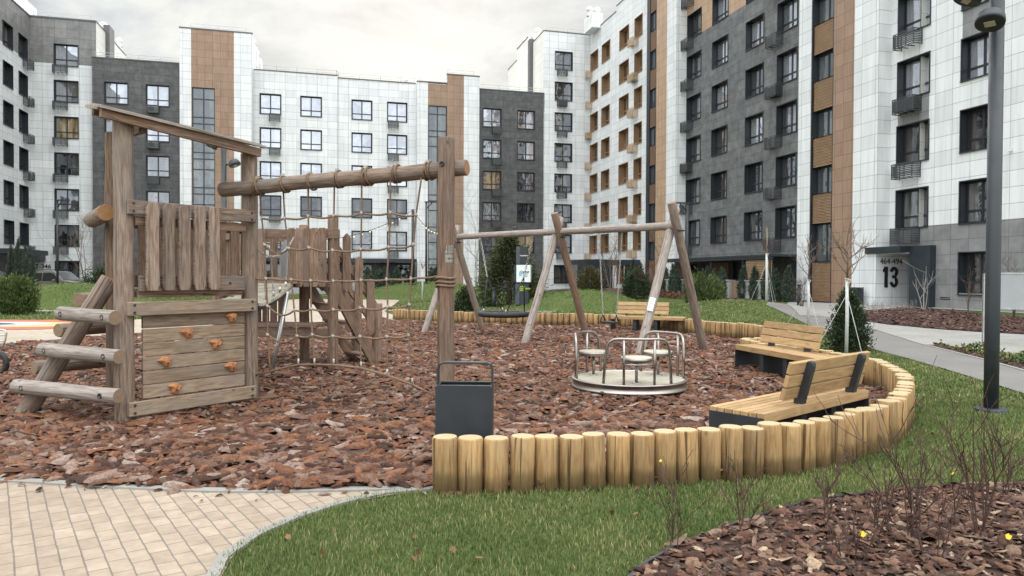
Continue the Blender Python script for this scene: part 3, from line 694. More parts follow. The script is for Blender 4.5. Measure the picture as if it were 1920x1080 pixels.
def text(s, size, fac, a, z, name, m, parent, org, d=-.012, off=0, sx=1, spacing=1, ext=.008):
    cu = bpy.data.curves.new('text', 'FONT'); cu.body = s; cu.size = size; cu.offset = off; cu.extrude = ext; cu.space_character = spacing; cu.align_x = 'CENTER'; cu.align_y = 'CENTER'
    o = bpy.data.objects.new('text', cu); COL.objects.link(o)
    me = bpy.data.meshes.new_from_object(o.evaluated_get(bpy.context.evaluated_depsgraph_get()))
    bpy.data.objects.remove(o)
    me.materials.clear(); me.materials.append(m)
    q = bpy.data.objects.new(name, me); COL.objects.link(q); q.parent = parent
    q.location = fac.P(a, d, z)-Vector(org); q.rotation_euler = (PI/2, 0, fac.ang); q.scale = (sx, 1, 1)
    return q
def digits13(fac, c, z, h, parent, org):
    mb = MB()
    def stroke(poly):
        n0 = len(mb.v); k = len(poly)
        for d in (-.012, -.03):
            for x, y in poly: mb.v.append(tuple(fac.P(c+x*h, d, z+y*h)))
        mb.face(range(n0+k, n0+2*k), [(0, 0)]*k); 
        for i in range(k):
            j = (i+1) % k; mb.face((n0+i, n0+j, n0+k+j, n0+k+i), [(0, 0)]*4)
    stroke([(-.40, .5), (-.40-.0, .5), (-.20, .5), (-.20, -.5), (-.39, -.5), (-.39, .24), (-.48, .24), (-.48, .37), (-.43, .41)][1:])
    def arc(cx, cy, rx, ry, a0, a1, t, n=12):
        for i in range(n):
            p = a0+(a1-a0)*i/n; q = a0+(a1-a0)*(i+1)/n
            stroke([(cx+rx*math.cos(p), cy+ry*math.sin(p)), (cx+rx*math.cos(q), cy+ry*math.sin(q)), (cx+(rx-t)*math.cos(q), cy+(ry-t*.85)*math.sin(q)), (cx+(rx-t)*math.cos(p), cy+(ry-t*.85)*math.sin(p))])
    arc(.16, .255, .235, .245, PI*1.0, -PI*.36, .17); arc(.16, -.235, .235, .265, PI*.36, -PI*1.0, .17)
    stroke([(.06, .085), (.28, .085), (.28, -.06), (.06, -.06)])
    return mb.build('house_number', M['dark2'], parent, org)
digits13(n13, 26.62, 1.62, 1.0, B4, org)
text('464-494', .4, n13, 26.62, 2.36, 'flat_numbers', M['dark2'], B4, org, off=.0, sx=.92, spacing=1.05)
f1 = Fac(B1, W3(-22.97, 69, 0), 'u', 69)
text('-346', .5, f1, -21.95+.0, 2.2, 'flat_numbers', M['dark2'], B1, W3(-22.97, 69, 0), d=-.02, off=.008)
text('7 2', .5, f1, -23.0+.25, 2.2, 'flat_numbers', M['dark2'], B1, W3(-22.97, 69, 0), d=-.02, off=.008)
# ------------------------------------------------------------------ ground
def resample(pts, step):
    out = [Vector(pts[0])]; 
    for a, b in zip(pts, pts[1:]):
        a, b = Vector(a), Vector(b)
        while (b-out[-1]).length > step and (b-out[-1]).length > 0:
            # walk along the segment
            o = out[-1]; d = b-a; L = d.length
            if L < 1e-6: break
            # first point of the segment further than step from o
            f_ = None
            for i in range(1, 41):
                q = a+d*(i/40)
                if (q-o).length >= step-1e-4 and (q-a).length >= (0): 
                    if (q-a).dot(d) >= (o-a).dot(d)-1e-6: f_ = q; break
            if f_ is None: break
            out.append(o+(f_-o).normalized()*step if len(pts) < 3 else f_)
    return out
def spline(pts, n=8):
    """Catmull-Rom through 2-D points"""
    P = [np.array(p, float) for p in pts]; P = [2*P[0]-P[1]]+P+[2*P[-1]-P[-2]]; out = []
    for i in range(1, len(P)-2):
        for k in range(n):
            t = k/n; a, b, c, d = P[i-1:i+3]
            out.append(.5*((2*b)+(-a+c)*t+(2*a-5*b+4*c-d)*t*t+(-a+3*b-3*c+d)*t**3))
    out.append(P[-2]); return [tuple(p) for p in out]
def even(pts, step):
    P = np.array(pts); seg = np.hypot(*np.diff(P, axis=0).T); L = np.concatenate([[0], np.cumsum(seg)])
    n = max(2, int(round(L[-1]/step))+1); t = np.linspace(0, L[-1], n)
    return list(zip(np.interp(t, L, P[:, 0]), np.interp(t, L, P[:, 1])))
def pip(x, y, poly):
    x = np.asarray(x); y = np.asarray(y); ins = np.zeros(x.shape, bool); n = len(poly)
    for i in range(n):
        x0, y0 = poly[i]; x1, y1 = poly[(i+1) % n]
        c = ((y0 > y) != (y1 > y)) & (x < (x1-x0)*(y-y0)/((y1-y0) or 1e-12)+x0)
        ins ^= c
    return ins
def sheet(name, poly, m, off, res=.8, kind='structure', extra=0):
    b = even(list(poly)+[poly[0]], res)[:-1]
    xs = [p[0] for p in b]; ys = [p[1] for p in b]
    gx, gy = np.meshgrid(np.arange(min(xs), max(xs), res), np.arange(min(ys), max(ys), res))
    gx, gy = gx.ravel(), gy.ravel(); k = pip(gx, gy, poly)
    pts = [Vector(p) for p in b]+[Vector((x, y)) for x, y in zip(gx[k], gy[k])]
    nb = len(b)
    vs, es, fs, *_ = delaunay_2d_cdt(pts, [(i, (i+1) % nb) for i in range(nb)], [], 1, 1e-4)
    v = np.array([(p.x, p.y) for p in vs]); z = hgt(v[:, 0], v[:, 1])+off
    me = bpy.data.meshes.new(name); me.from_pydata([(a, c, d) for (a, c), d in zip(v, z)], [], fs)
    uv = me.uv_layers.new(name='UVMap')
    li = np.zeros(len(me.loops), dtype=np.int32); me.loops.foreach_get('vertex_index', li)
    uv.data.foreach_set('uv', v[li].astype(np.float32).ravel())
    me.materials.append(m)
    if me.polygons and me.polygons[0].normal.z < 0: me.flip_normals()
    o = bpy.data.objects.new(name, me); COL.objects.link(o); o['kind'] = kind
    for p in me.polygons: p.use_smooth = True
    return o
def strip_mesh(name, line, w, h, m, off=0.0, kind='structure'):
    """a kerb: rectangular profile swept along a line on the ground"""
    mb = MB(); L = even(line, .35); n = len(L)
    pr = [(-w/2, -.08), (-w/2, h), (w/2, h), (w/2, -.08)]
    d = 0
    for i, (x, y) in enumerate(L):
        a = L[max(i-1, 0)]; b = L[min(i+1, n-1)]; t = Vector((b[0]-a[0], b[1]-a[1])).normalized(); nn = Vector((-t.y, t.x)); z = hz(x, y)+off
        for q, e in pr: mb.v.append((x+nn.x*q, y+nn.y*q, z+e))
    for i in range(n-1):
        for k in range(3):
            a = i*4+k; mb.face((a, a+4, a+5, a+1), [(k*.1, i*.35), (k*.1, i*.35+.35), (k*.1+.1, i*.35+.35), (k*.1+.1, i*.35)])
    o = mb.build(name, m); o['kind'] = kind
    return o
# materials of the ground
def grassmat(name, a, b_, c, far=False):
    m, nt, b = mat(name)
    tc = N(nt, 'ShaderNodeTexCoord')
    n1 = N(nt, 'ShaderNodeTexNoise', Scale=.55, Detail=6.0, Roughness=.6); lk(nt, tc.outputs['Object'], n1.inputs[0])
    n2 = N(nt, 'ShaderNodeTexNoise', Scale=22.0, Detail=5.0, Roughness=.7); lk(nt, tc.outputs['Object'], n2.inputs[0])
    g = mixc(nt, .55, n1.outputs[0], n2.outputs[0])
    r = ramp(nt, [(.3, a), (.5, b_), (.7, c)], g); lk(nt, r.outputs[0], b.inputs['Base Color']); b.inputs['Roughness'].default_value = .9; b.inputs['Specular IOR Level'].default_value = .15
    bump(nt, b, n2.outputs[0], .9, .05); return m
M['grass'] = grassmat('lawn', (.045, .07, .018), (.075, .105, .03), (.12, .14, .05))
def pavers(name, c1, c2, w, h, mortar, rot=0, msize=.006, off=.5, rough=.85, mottle=.25):
    m, nt, b = mat(name)
    tc = N(nt, 'ShaderNodeUVMap'); mp = N(nt, 'ShaderNodeMapping'); mp.inputs['Rotation'].default_value = (0, 0, rot); lk(nt, tc.outputs[0], mp.inputs[0])
    nd = N(nt, 'ShaderNodeTexNoise', Scale=9.0, Detail=3.0); lk(nt, mp.outputs[0], nd.inputs[0])
    va = N(nt, 'ShaderNodeVectorMath', operation='MULTIPLY_ADD'); lk(nt, nd.outputs['Color'], va.inputs[0]); va.inputs[1].default_value = (.012, .012, 0); lk(nt, mp.outputs[0], va.inputs[2])
    br = N(nt, 'ShaderNodeTexBrick'); br.offset = off; br.inputs['Scale'].default_value = 1; br.inputs['Brick Width'].default_value = w; br.inputs['Row Height'].default_value = h
    br.inputs['Mortar Size'].default_value = msize; br.inputs['Mortar Smooth'].default_value = .2; br.inputs['Color1'].default_value = (*c1, 1); br.inputs['Color2'].default_value = (*c2, 1); br.inputs['Mortar'].default_value = (*mortar, 1)
    lk(nt, va.outputs[0], br.inputs[0])
    n = N(nt, 'ShaderNodeTexNoise', Scale=7.0, Detail=8.0, Roughness=.68); lk(nt, tc.outputs[0], n.inputs[0])
    r = ramp(nt, [(.3, (1-mottle,)*3), (.7, (1+mottle*.6,)*3)], n.outputs[0]); col = mixc(nt, 1.0, br.outputs[0], r.outputs[0], 'MULTIPLY')
    n3 = N(nt, 'ShaderNodeTexNoise', Scale=.7, Detail=6.0); lk(nt, tc.outputs[0], n3.inputs[0]); r3 = ramp(nt, [(.35, (.86, .85, .84)), (.65, (1.04,)*3)], n3.outputs[0]); col = mixc(nt, 1.0, col, r3.outputs[0], 'MULTIPLY')
    lk(nt, col, b.inputs['Base Color']); b.inputs['Roughness'].default_value = rough
    inv = N(nt, 'ShaderNodeMath', operation='MULTIPLY_ADD'); lk(nt, br.outputs['Fac'], inv.inputs[0]); inv.inputs[1].default_value = -1; lk(nt, n.outputs[0], inv.inputs[2])
    bump(nt, b, inv.outputs[0], .6, .008)
    return m
def flat(name, cols, s1=1.0, s2=60.0, rough=.9, b_=.3):
    m, nt, b = mat(name); tc = N(nt, 'ShaderNodeUVMap')
    n1 = N(nt, 'ShaderNodeTexNoise', Scale=s1, Detail=7.0, Roughness=.65); lk(nt, tc.outputs[0], n1.inputs[0])
    n2 = N(nt, 'ShaderNodeTexNoise', Scale=s2, Detail=4.0, Roughness=.7); lk(nt, tc.outputs[0], n2.inputs[0])
    g = mixc(nt, .5, n1.outputs[0], n2.outputs[0]); r = ramp(nt, [(.32, cols[0]), (.5, cols[1]), (.68, cols[2])], g)
    lk(nt, r.outputs[0], b.inputs['Base Color']); b.inputs['Roughness'].default_value = rough; bump(nt, b, n2.outputs[0], b_, .01); return m
M['paver'] = pavers('beige_pavers', (.36, .288, .22), (.3, .235, .175), .19, .105, (.17, .14, .115), -.62+PI/2, .0048)
M['paver_far'] = pavers('beige_pavers_far', (.42, .355, .28), (.37, .305, .235), .22, .11, (.3, .25, .2), .3, .006)
M['slabs'] = pavers('light_grey_pavers', (.3, .29, .272), (.265, .258, .243), .3, .2, (.24, .23, .22), .3, .005, mottle=.12)
M['asphalt'] = flat('asphalt', ((.125, .115, .11), (.158, .148, .14), (.2, .186, .176)), .8, 70, .9)
M['kerb'] = flat('concrete_kerb', ((.19, .185, .17), (.245, .235, .215), (.3, .29, .265)), 3, 40)
M['kerb_grey'] = flat('grey_kerb', ((.17, .175, .18), (.22, .225, .23), (.27, .275, .28)), 3, 40)
M['rubber_red'] = flat('red_rubber', ((.3, .085, .06), (.36, .105, .075), (.42, .14, .1)), 2, 90)
M['rubber_grey'] = flat('grey_rubber', ((.3, .31, .31), (.36, .37, .37), (.42, .43, .43)), 2, 90)
M['rubber_blue'] = flat('dark_blue_rubber', ((.03, .035, .06), (.04, .045, .075), (.06, .065, .09)), 2, 90)
M['rubber_yellow'] = flat('yellow_rubber', ((.45, .34, .08), (.52, .4, .1), (.6, .48, .16)), 2, 90)
M['soil'] = flat('bark_soil', ((.02, .011, .008), (.045, .023, .016), (.08, .042, .028)), 3, 35, .95, .8)
M['mulch'] = flat('dark_mulch', ((.03, .016, .013), (.075, .038, .03), (.16, .09, .07)), 5, 26, .95, 1)
# the lawn: one sheet to the horizon
xs = sorted(set(np.round(np.concatenate([np.arange(-400, -34, 26), np.arange(-34, 30, .55), np.arange(30, 400, 26)]), 3)))
ys = sorted(set(np.round(np.concatenate([np.arange(-60, 0, 12), np.arange(0, 62, .55), np.arange(62, 700, 30)]), 3)))
X, Y = np.meshgrid(xs, ys); Z = hgt(X, Y)
nx = len(xs); vv = np.stack([X.ravel(), Y.ravel(), Z.ravel()], 1)
ff = [(j*nx+i, j*nx+i+1, (j+1)*nx+i+1, (j+1)*nx+i) for j in range(len(ys)-1) for i in range(nx-1)]
me = bpy.data.meshes.new('lawn'); me.from_pydata(vv.tolist(), [], ff); me.materials.append(M['grass'])
for p in me.polygons: p.use_smooth = True
lawn = bpy.data.objects.new('lawn', me); COL.objects.link(lawn); struct(lawn)

# line of the palisade logs (their tops as seen, 0.41 m high) from the bin round to the far left end
LH = .41
tops = [(835, 819), (885, 818), (934, 817), (982, 817), (1029, 814), (1075, 814), (1119, 812), (1162, 809), (1205, 809), (1246, 807), (1286, 806), (1323, 803), (1360, 802), (1394, 799), (1428, 797), (1460, 795), (1491, 791), (1519, 787), (1546, 783), (1572, 779), (1596, 773), (1618, 768), (1638, 761), (1655, 755), (1670, 748), (1682, 741), (1690, 733), (1696, 725), (1698, 717), (1697, 709), (1694, 702), (1688, 695), (1680, 690), (1658, 680), (1634, 672)]
near = [tuple(gp(x, y, LH)[:2]) for x, y in tops]
turn = [(5.28, 11.35), (5.05, 12.1), (4.75, 12.9), (4.45, 13.6), (4.55, 14.15), (5.15, 14.6), (5.85, 15.3), (6.25, 16.3), (6.3, 17.3)]
far = [tuple(gp(x, y, LH)[:2]) for x, y in [(1424, 609), (1380, 605.5), (1330, 601.5), (1280, 597.5), (1210, 592.5), (1130, 589), (1050, 587.5), (960, 586), (870, 584), (800, 582), (760, 580.5), (742, 578.5)]]
path = spline(near[::2]+near[-1:]+turn+far, 10) if 0 else spline(near, 3)[:-1]+spline([near[-1]]+turn+[far[0]], 8)[:-1]+spline(far, 5)
path += [(far[-1][0]-.1, far[-1][1]+.5), (far[-1][0]+.1, far[-1][1]+1.1)]
logs = even(path, .189)
# bark bed
front_kerb = [gxy(x, y) for x, y in [(-330, 893), (-150, 896), (0, 902), (100, 908), (200, 914), (300, 919), (400, 923), (500, 924), (600, 922), (740, 919), (812, 916)]]
back_kerb = [gxy(x, y) for x, y in [(741, 603), (697, 598), (581, 608), (400, 618), (187, 633), (0, 649), (-160, 668), (-420, 700)]]
bark_poly = front_kerb+[p for p in logs if p[1] < 25.4]+back_kerb
sheet('bark_bed', bark_poly, M['soil'], .012, .9)
strip_mesh('kerb', front_kerb, .085, .022, M['kerb']); strip_mesh('kerb', back_kerb, .1, .05, M['kerb_grey'])
# paving in the foreground and its kerb along the grass
lawn_edge = [gxy(x, y) for x, y in [(812, 918), (740, 923), (680, 934), (620, 950), (565, 968), (510, 990), (455, 1018), (418, 1048), (398, 1078), (385, 1120), (385, 1230)]]
pave_poly = front_kerb+lawn_edge[1:]+[(-1.4, 1.2), (-7, 1.2), (-9, 4)]
sheet('paving', pave_poly, M['paver'], .008, .8); strip_mesh('kerb', lawn_edge, .07, .02, M['kerb'])
# beige paths beyond the bark, rubber play surface
pv2 = back_kerb[::-1]+[(-3.9, 26.6), (-5.6, 32), (-6.4, 40), (-7.2, 47), (-14, 48), (-14.6, 41), (-13, 34.2), (-12.3, 29), (-13.2, 25), (-14, 22.4), (-24, 22), (-24, 14)]
sheet('beige_path', pv2, M['paver_far'], .02, 1.0)
sheet('rubber_surface', [(-24, 19.0), (-13.4, 20.6), (-12.6, 22.2), (-12.9, 24.4), (-14.4, 25.0), (-24, 24.7)], M['rubber_red'], .03, .9)
def ell(cx, cy, rx, ry, n=28): return [(cx+rx*math.cos(2*PI*i/n), cy+ry*math.sin(2*PI*i/n)) for i in range(n)]
sheet('rubber_marking', ell(-15.9, 22.5, 2.75, 1.3), M['rubber_yellow'], .036, .7); sheet('rubber_marking', ell(-16.8, 22.5, 2.7, 1.22), M['rubber_grey'], .042, .7); sheet('rubber_marking', ell(-17.2, 22.55, 1.9, .55), M['rubber_blue'], .048, .6)
sheet('thin_path', [(-40, 31.8), (-16, 30.6), (-12.6, 29.6), (-12.6, 30.5), (-16, 31.5), (-40, 32.9)], M['slabs'], .02, .8)
sheet('thin_path', [(-12.6, 33), (-8, 33.8), (-2, 32.6), (2, 33.2), (2, 32.3), (-2, 31.7), (-8, 32.7), (-12.6, 32)], M['slabs'], .022, .6)
# right hand paths
asph = [gxy(x, y) for x, y in [(1436, 581), (1487, 595), (1517, 611), (1558, 628), (1602, 644), (1650, 660), (1700, 673), (1756, 689), (1848, 717), (1920, 740), (2100, 800), (2300, 880)]]
asph_up = [gxy(x, y) for x, y in [(2300, 800), (2050, 735), (1920, 697), (1848, 677), (1768, 657), (1725, 646), (1696, 636.5), (1660, 625.5), (1625, 614), (1590, 603), (1545, 593), (1500, 586.5), (1450, 580)]]
sheet('asphalt_path', asph+asph_up, M['asphalt'], .02, .7); strip_mesh('kerb', asph_up[1:-3], .07, .035, M['kerb']); 
conc = [gxy(x, y) for x, y in [(1450, 579.6), (1500, 586), (1545, 592.5), (1590, 602.5), (1625, 613.5), (1660, 625), (1696, 636), (1725, 645.5), (1752, 648), (1850, 661), (1920, 668), (2100, 690)]]+[gxy(x, y) for x, y in [(2100, 640), (1920, 628), (1843, 624), (1756, 618), (1660, 609), (1606, 600), (1596, 592), (1640, 583), (1700, 577)]]
conc_poly = conc+[tuple((U*26.45+V*30.4)[:2]), tuple((U*25.7+V*31)[:2]), tuple((U*25.2+V*35)[:2]), (13.6, 36.2)]
sheet('concrete_path', conc_poly, M['slabs'], .014, .7)
sheet('concrete_path', [tuple((U*26.4+V*30)[:2]), tuple((U*28.7+V*29.3)[:2]), tuple((U*28.7+V*27.6)[:2]), tuple((U*26.55+V*26)[:2]), tuple((U*26.55+V*10)[:2]), tuple((U*25.6+V*10)[:2]), tuple((U*25.6+V*26)[:2]), tuple((U*25.4+V*29)[:2])], M['slabs'], .02, .7)
bed1 = [gxy(x, y) for x, y in [(1604, 588), (1660, 582), (1702, 578), (1732, 579.5), (1790, 585), (1840, 591), (1920, 598.5), (2100, 616), (2100, 640), (1920, 628), (1843, 624), (1756, 618), (1660, 609), (1612, 600)]]
sheet('mulch_bed', bed1, M['mulch'], .035, .6)
bed2 = [tuple((U*a+V*b)[:2]) for a, b in [(24.55, 35.6), (24.55, 49), (23.2, 49), (22.4, 44), (22.0, 40), (22.2, 37), (23.0, 34.6), (24.6, 33.6), (25.6, 33.9), (25.6, 35.2)]]
sheet('mulch_bed', bed2, M['mulch'], .03, .6)
bed3 = [gxy(x, y) for x, y in [(1749, 646), (1850, 662), (1920, 669), (2100, 690), (2050, 732), (1920, 694), (1848, 674.5), (1768, 655)]]
sheet('planting_bed', bed3, M['mulch'], .026, .4)
# mulch bed in the bottom right corner and its edging
bedE = [gxy(x, y) for x, y in [(1160, 1110), (1195, 1074), (1230, 1047), (1290, 1020), (1345, 1000), (1400, 980), (1450, 964), (1500, 950), (1560, 938), (1620, 930), (1700, 921), (1800, 914), (1920, 911), (2150, 906)]]
bed4 = bedE+[(5.2, 4.4), (5.2, 1.5), (.35, 1.5)]
sheet('mulch_bed', bed4, M['soil'], .012, .5); strip_mesh('bed_edging', bedE, .02, .03, M['dark'])
# road with the parked cars, far lanes
sheet('road', [tuple((U*a+V*b)[:2]) for a, b in [(-26, 60.2), (-26, 66.6), (21, 66.6), (21, 62.2), (-4, 61.6), (-14, 60.8)]], M['asphalt'], .03, 1.2)
sheet('mulch_bed', [tuple((U*a+V*b)[:2]) for a, b in [(-5, 66.7), (21.4, 66.8), (25.5, 66.9), (24.6, 50), (22, 50), (21.5, 60), (20, 65), (-5, 65.4)]], M['mulch'], .025, 1.2)

# ------------------------------------------------------------------ bark pieces, grass blades (uncountable: one object each)
def chips(name, pts, length, zoff, m, seed, aspect=(.32, .62), tilt=.3, thick=(.09, .2)):
    g = np.random.default_rng(seed); n = len(pts); K = 8
    L = length*np.clip(g.lognormal(0, .42, n), .35, 2.2); W = L*g.uniform(*aspect, n); Tn = np.minimum(L*g.uniform(*thick, n), .035)
    a = np.linspace(0, 2*PI, K, endpoint=False)
    rr = 1+g.uniform(-.17, .17, (n, K)); rr[:, 0] += .12; rr[:, K//2] += .12
    ox = np.cos(a)*rr*.5; oy = np.sin(a)*rr*.5
    bot = np.stack([ox*L[:, None], oy*W[:, None], g.uniform(-.1, .15, (n, K))*Tn[:, None]], -1)
    sc = .74+g.uniform(-.12, .12, (n, K))
    top = np.stack([ox*sc*L[:, None], oy*sc*W[:, None], (.75+g.uniform(-.28, .28, (n, K)))*Tn[:, None]], -1)
    curve = g.uniform(-.5, .9, n)[:, None]
    for q in (bot, top): q[..., 2] -= curve*(q[..., 0]**2)/np.maximum(L[:, None], .01)
    cen = np.stack([g.uniform(-.12, .12, n)*L, g.uniform(-.12, .12, n)*W, Tn*g.uniform(.85, 1.35, n)], -1)[:, None, :]
    P = np.concatenate([bot, top, cen], 1)
    th = g.uniform(0, 2*PI, n); rx = g.normal(0, tilt, n); ry = g.normal(0, tilt*.6, n)
    def rot(P, ang, i, j):
        c, s_ = np.cos(ang)[:, None], np.sin(ang)[:, None]; A = P[..., i].copy(); B = P[..., j].copy(); P[..., i] = c*A-s_*B; P[..., j] = s_*A+c*B
    rot(P, rx, 1, 2); rot(P, ry, 2, 0); rot(P, th, 0, 1)
    P[..., 0] += pts[:, 0:1]; P[..., 1] += pts[:, 1:2]; P[..., 2] += (pts[:, 2]+zoff*g.uniform(0, 1, n))[:, None]
    V_ = P.reshape(-1, 3); nv = 2*K+1
    base = (np.arange(n)*nv)[:, None]
    k = np.arange(K); k2 = (k+1) % K
    quads = np.stack([k, k2, K+k2, K+k], -1).reshape(1, -1) + base
    tris = np.stack([K+k, K+k2, np.full(K, 2*K)], -1).reshape(1, -1) + base
    loops = np.concatenate([quads, tris], 1).ravel()
    st = np.concatenate([np.arange(K)*4, K*4+np.arange(K)*3])[None, :]+(np.arange(n)*(K*7))[:, None]
    me = bpy.data.meshes.new(name); me.vertices.add(len(V_)); me.loops.add(len(loops)); me.polygons.add(n*2*K)
    me.vertices.foreach_set('co', V_.astype(np.float32).ravel()); me.loops.foreach_set('vertex_index', loops.astype(np.int32)); me.polygons.foreach_set('loop_start', st.ravel().astype(np.int32))
    at = me.attributes.new('tone', 'FLOAT', 'POINT'); at.data.foreach_set('value', np.repeat(g.uniform(0, 1, n), nv).astype(np.float32))
    me.update(calc_edges=True); me.validate(); me.materials.append(m)
    o = bpy.data.objects.new(name, me); COL.objects.link(o); o['kind'] = 'stuff'
    return o
def chipmat(name, stops, pale):
    m, nt, b = mat(name)
    at = N(nt, 'ShaderNodeAttribute'); at.attribute_name = 'tone'
    r = ramp(nt, stops, at.outputs['Fac'])
    tc = N(nt, 'ShaderNodeTexCoord')
    n1 = N(nt, 'ShaderNodeTexNoise', Scale=38.0, Detail=6.0, Roughness=.7, Distortion=.6); lk(nt, tc.outputs['Object'], n1.inputs[0])
    d = ramp(nt, [(.3, (.45,)*3), (.55, (1.0,)*3), (.75, (1.45,)*3)], n1.outputs[0])
    col = mixc(nt, 1.0, r.outputs[0], d.outputs[0], 'MULTIPLY')
    n2 = N(nt, 'ShaderNodeTexNoise', Scale=24.0, Detail=7.0, Roughness=.75); lk(nt, tc.outputs['Object'], n2.inputs[0])
    n3 = N(nt, 'ShaderNodeTexNoise', Scale=7.0, Detail=2.0); lk(nt, tc.outputs['Object'], n3.inputs[0])
    mm = N(nt, 'ShaderNodeMath', operation='MULTIPLY'); lk(nt, n2.outputs[0], mm.inputs[0]); lk(nt, n3.outputs[0], mm.inputs[1])
    f = ramp(nt, [(.29, (0, 0, 0)), (.36, (.5,)*3)], mm.outputs[0]); col = mixc(nt, f.outputs[0], col, pale)
    lk(nt, col, b.inputs['Base Color']); b.inputs['Roughness'].default_value = .8; b.inputs['Specular IOR Level'].default_value = .3
    bump(nt, b, n1.outputs[0], .8, .01); return m
M['chip'] = chipmat('bark_piece', [(.0, (.036, .016, .01)), (.25, (.08, .034, .02)), (.5, (.14, .056, .028)), (.66, (.215, .09, .042)), (.76, (.12, .06, .04)), (.87, (.165, .1, .072)), (.95, (.24, .165, .13)), (1.0, (.35, .27, .225))], (.21, .145, .115))
M['chip_dark'] = chipmat('mulch_piece', [(.0, (.03, .014, .009)), (.35, (.066, .031, .02)), (.6, (.11, .05, .032)), (.8, (.155, .08, .05)), (.94, (.22, .145, .1)), (1.0, (.42, .31, .21))], (.17, .125, .1))
M['chip_far'] = chipmat('dark_mulch_piece', [(.0, (.028, .013, .01)), (.5, (.06, .029, .022)), (.85, (.105, .056, .042)), (1.0, (.2, .13, .1))], (.13, .085, .07))
def scatter(poly, dens, seed, lo=None, hi=None):
    g = np.random.default_rng(seed); P = np.array(poly); x0, y0 = P.min(0); x1, y1 = P.max(0)
    if lo is not None: y0 = max(y0, lo)
    if hi is not None: y1 = min(y1, hi)
    n = int((x1-x0)*(y1-y0)*dens); x = g.uniform(x0, x1, n); y = g.uniform(y0, y1, n)
    k = pip(x, y, poly) & (np.abs(x) < .74*y+1.0)
    x, y = x[k], y[k]; return np.stack([x, y, hgt(x, y)], 1)
def heap(P, s=1.0):
    """low heaps in the layer of bark"""
    P = P.copy(); P[:, 2] += .02+.028*s*(np.sin(P[:, 0]*1.7+np.sin(P[:, 1]*1.1))*np.sin(P[:, 1]*2.1+.6)+.6*np.sin(P[:, 0]*4.3+1.3)*np.sin(P[:, 1]*3.7)); return P
A = scatter(bark_poly, 340, 1, 0, 9.5); A = A[npr.random(len(A)) < 1]
B_ = scatter(bark_poly, 250, 2, 9.5, 16); C_ = scatter(bark_poly, 180, 3, 16, 27)
PTS = heap(np.concatenate([A, B_, C_]))
chips('bark_pieces', PTS[PTS[:, 1] < 8.5], .132, .03, M['chip'], 5, (.24, .48), .22); chips('bark_pieces', PTS[PTS[:, 1] >= 8.5], .108, .03, M['chip'], 51, (.22, .46), .25)
K_ = np.array([(x+npr.normal(0, .05), y-abs(npr.normal(.0, .14))) for x, y in even(front_kerb, .06)]); K_ = np.concatenate([K_, hgt(K_[:, 0], K_[:, 1])[:, None]+.016], 1)
chips('bark_pieces', K_[npr.random(len(K_)) < .35], .05, .006, M['chip'], 55, (.25, .5), .1)
Fz = heap(scatter(bark_poly, 90, 4, 0, 9)); Fz[:, 2] -= .012; chips('bark_crumbs', Fz, .034, .034, M['chip'], 57, (.25, .6), .3)
D_ = scatter(bed4, 900, 6); D_[:, 2] += .01
chips('mulch_pieces', D_, .058, .03, M['chip_dark'], 7, (.3, .7), .42, (.06, .16))
E_ = np.concatenate([scatter(bed1, 110, 8), scatter(bed2, 40, 9)]); E_[:, 2] += .035
chips('mulch_pieces', E_, .1, .03, M['chip_far'], 9, (.3, .6), .4)
E_ = scatter(bed3, 200, 10); E_[:, 2] += .03
chips('mulch_pieces', E_, .07, .02, M['chip_far'], 12, (.3, .6), .4)

def blades(name, P, hgt_, wid, m, seed, lean=.35):
    g = np.random.default_rng(seed); n = len(P)
    h = hgt_*g.uniform(.5, 1.25, n); w = wid*g.uniform(.7, 1.3, n); a = g.uniform(0, 2*PI, n); b = g.uniform(0, 2*PI, n); l = np.abs(g.normal(0, lean, n))*h
    dx, dy = np.cos(a)*w/2, np.sin(a)*w/2; lx, ly = np.cos(b)*l, np.sin(b)*l
    Q = np.zeros((n, 5, 3)); 
    for i, (f_, s_, hh) in enumerate([(-1, 0, 0), (1, 0, 0), (.8, .3, .55), (-.8, .3, .55), (0, 1.0, 1.0)]):
        Q[:, i, 0] = P[:, 0]+dx*f_+lx*s_; Q[:, i, 1] = P[:, 1]+dy*f_+ly*s_; Q[:, i, 2] = P[:, 2]+h*hh*(1-.0*s_)-.004
    base = (np.arange(n)*5)[:, None]
    loops = (np.array([[0, 1, 2, 3, 3, 2, 4]])+base).ravel(); st = (np.array([[0, 4]])+(np.arange(n)*7)[:, None]).ravel()
    me = bpy.data.meshes.new(name); me.vertices.add(n*5); me.loops.add(n*7); me.polygons.add(n*2)
    me.vertices.foreach_set('co', Q.astype(np.float32).ravel()); me.loops.foreach_set('vertex_index', loops.astype(np.int32)); me.polygons.foreach_set('loop_start', st.astype(np.int32))
    t = np.repeat(g.uniform(0, 1, n), 5).astype(np.float32); me.attributes.new('tone', 'FLOAT', 'POINT').data.foreach_set('value', t)
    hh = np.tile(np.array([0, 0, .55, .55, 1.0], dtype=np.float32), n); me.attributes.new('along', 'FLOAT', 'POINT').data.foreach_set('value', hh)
    me.update(calc_edges=True); me.materials.append(m)
    o = bpy.data.objects.new(name, me); COL.objects.link(o); o['kind'] = 'stuff'; return o
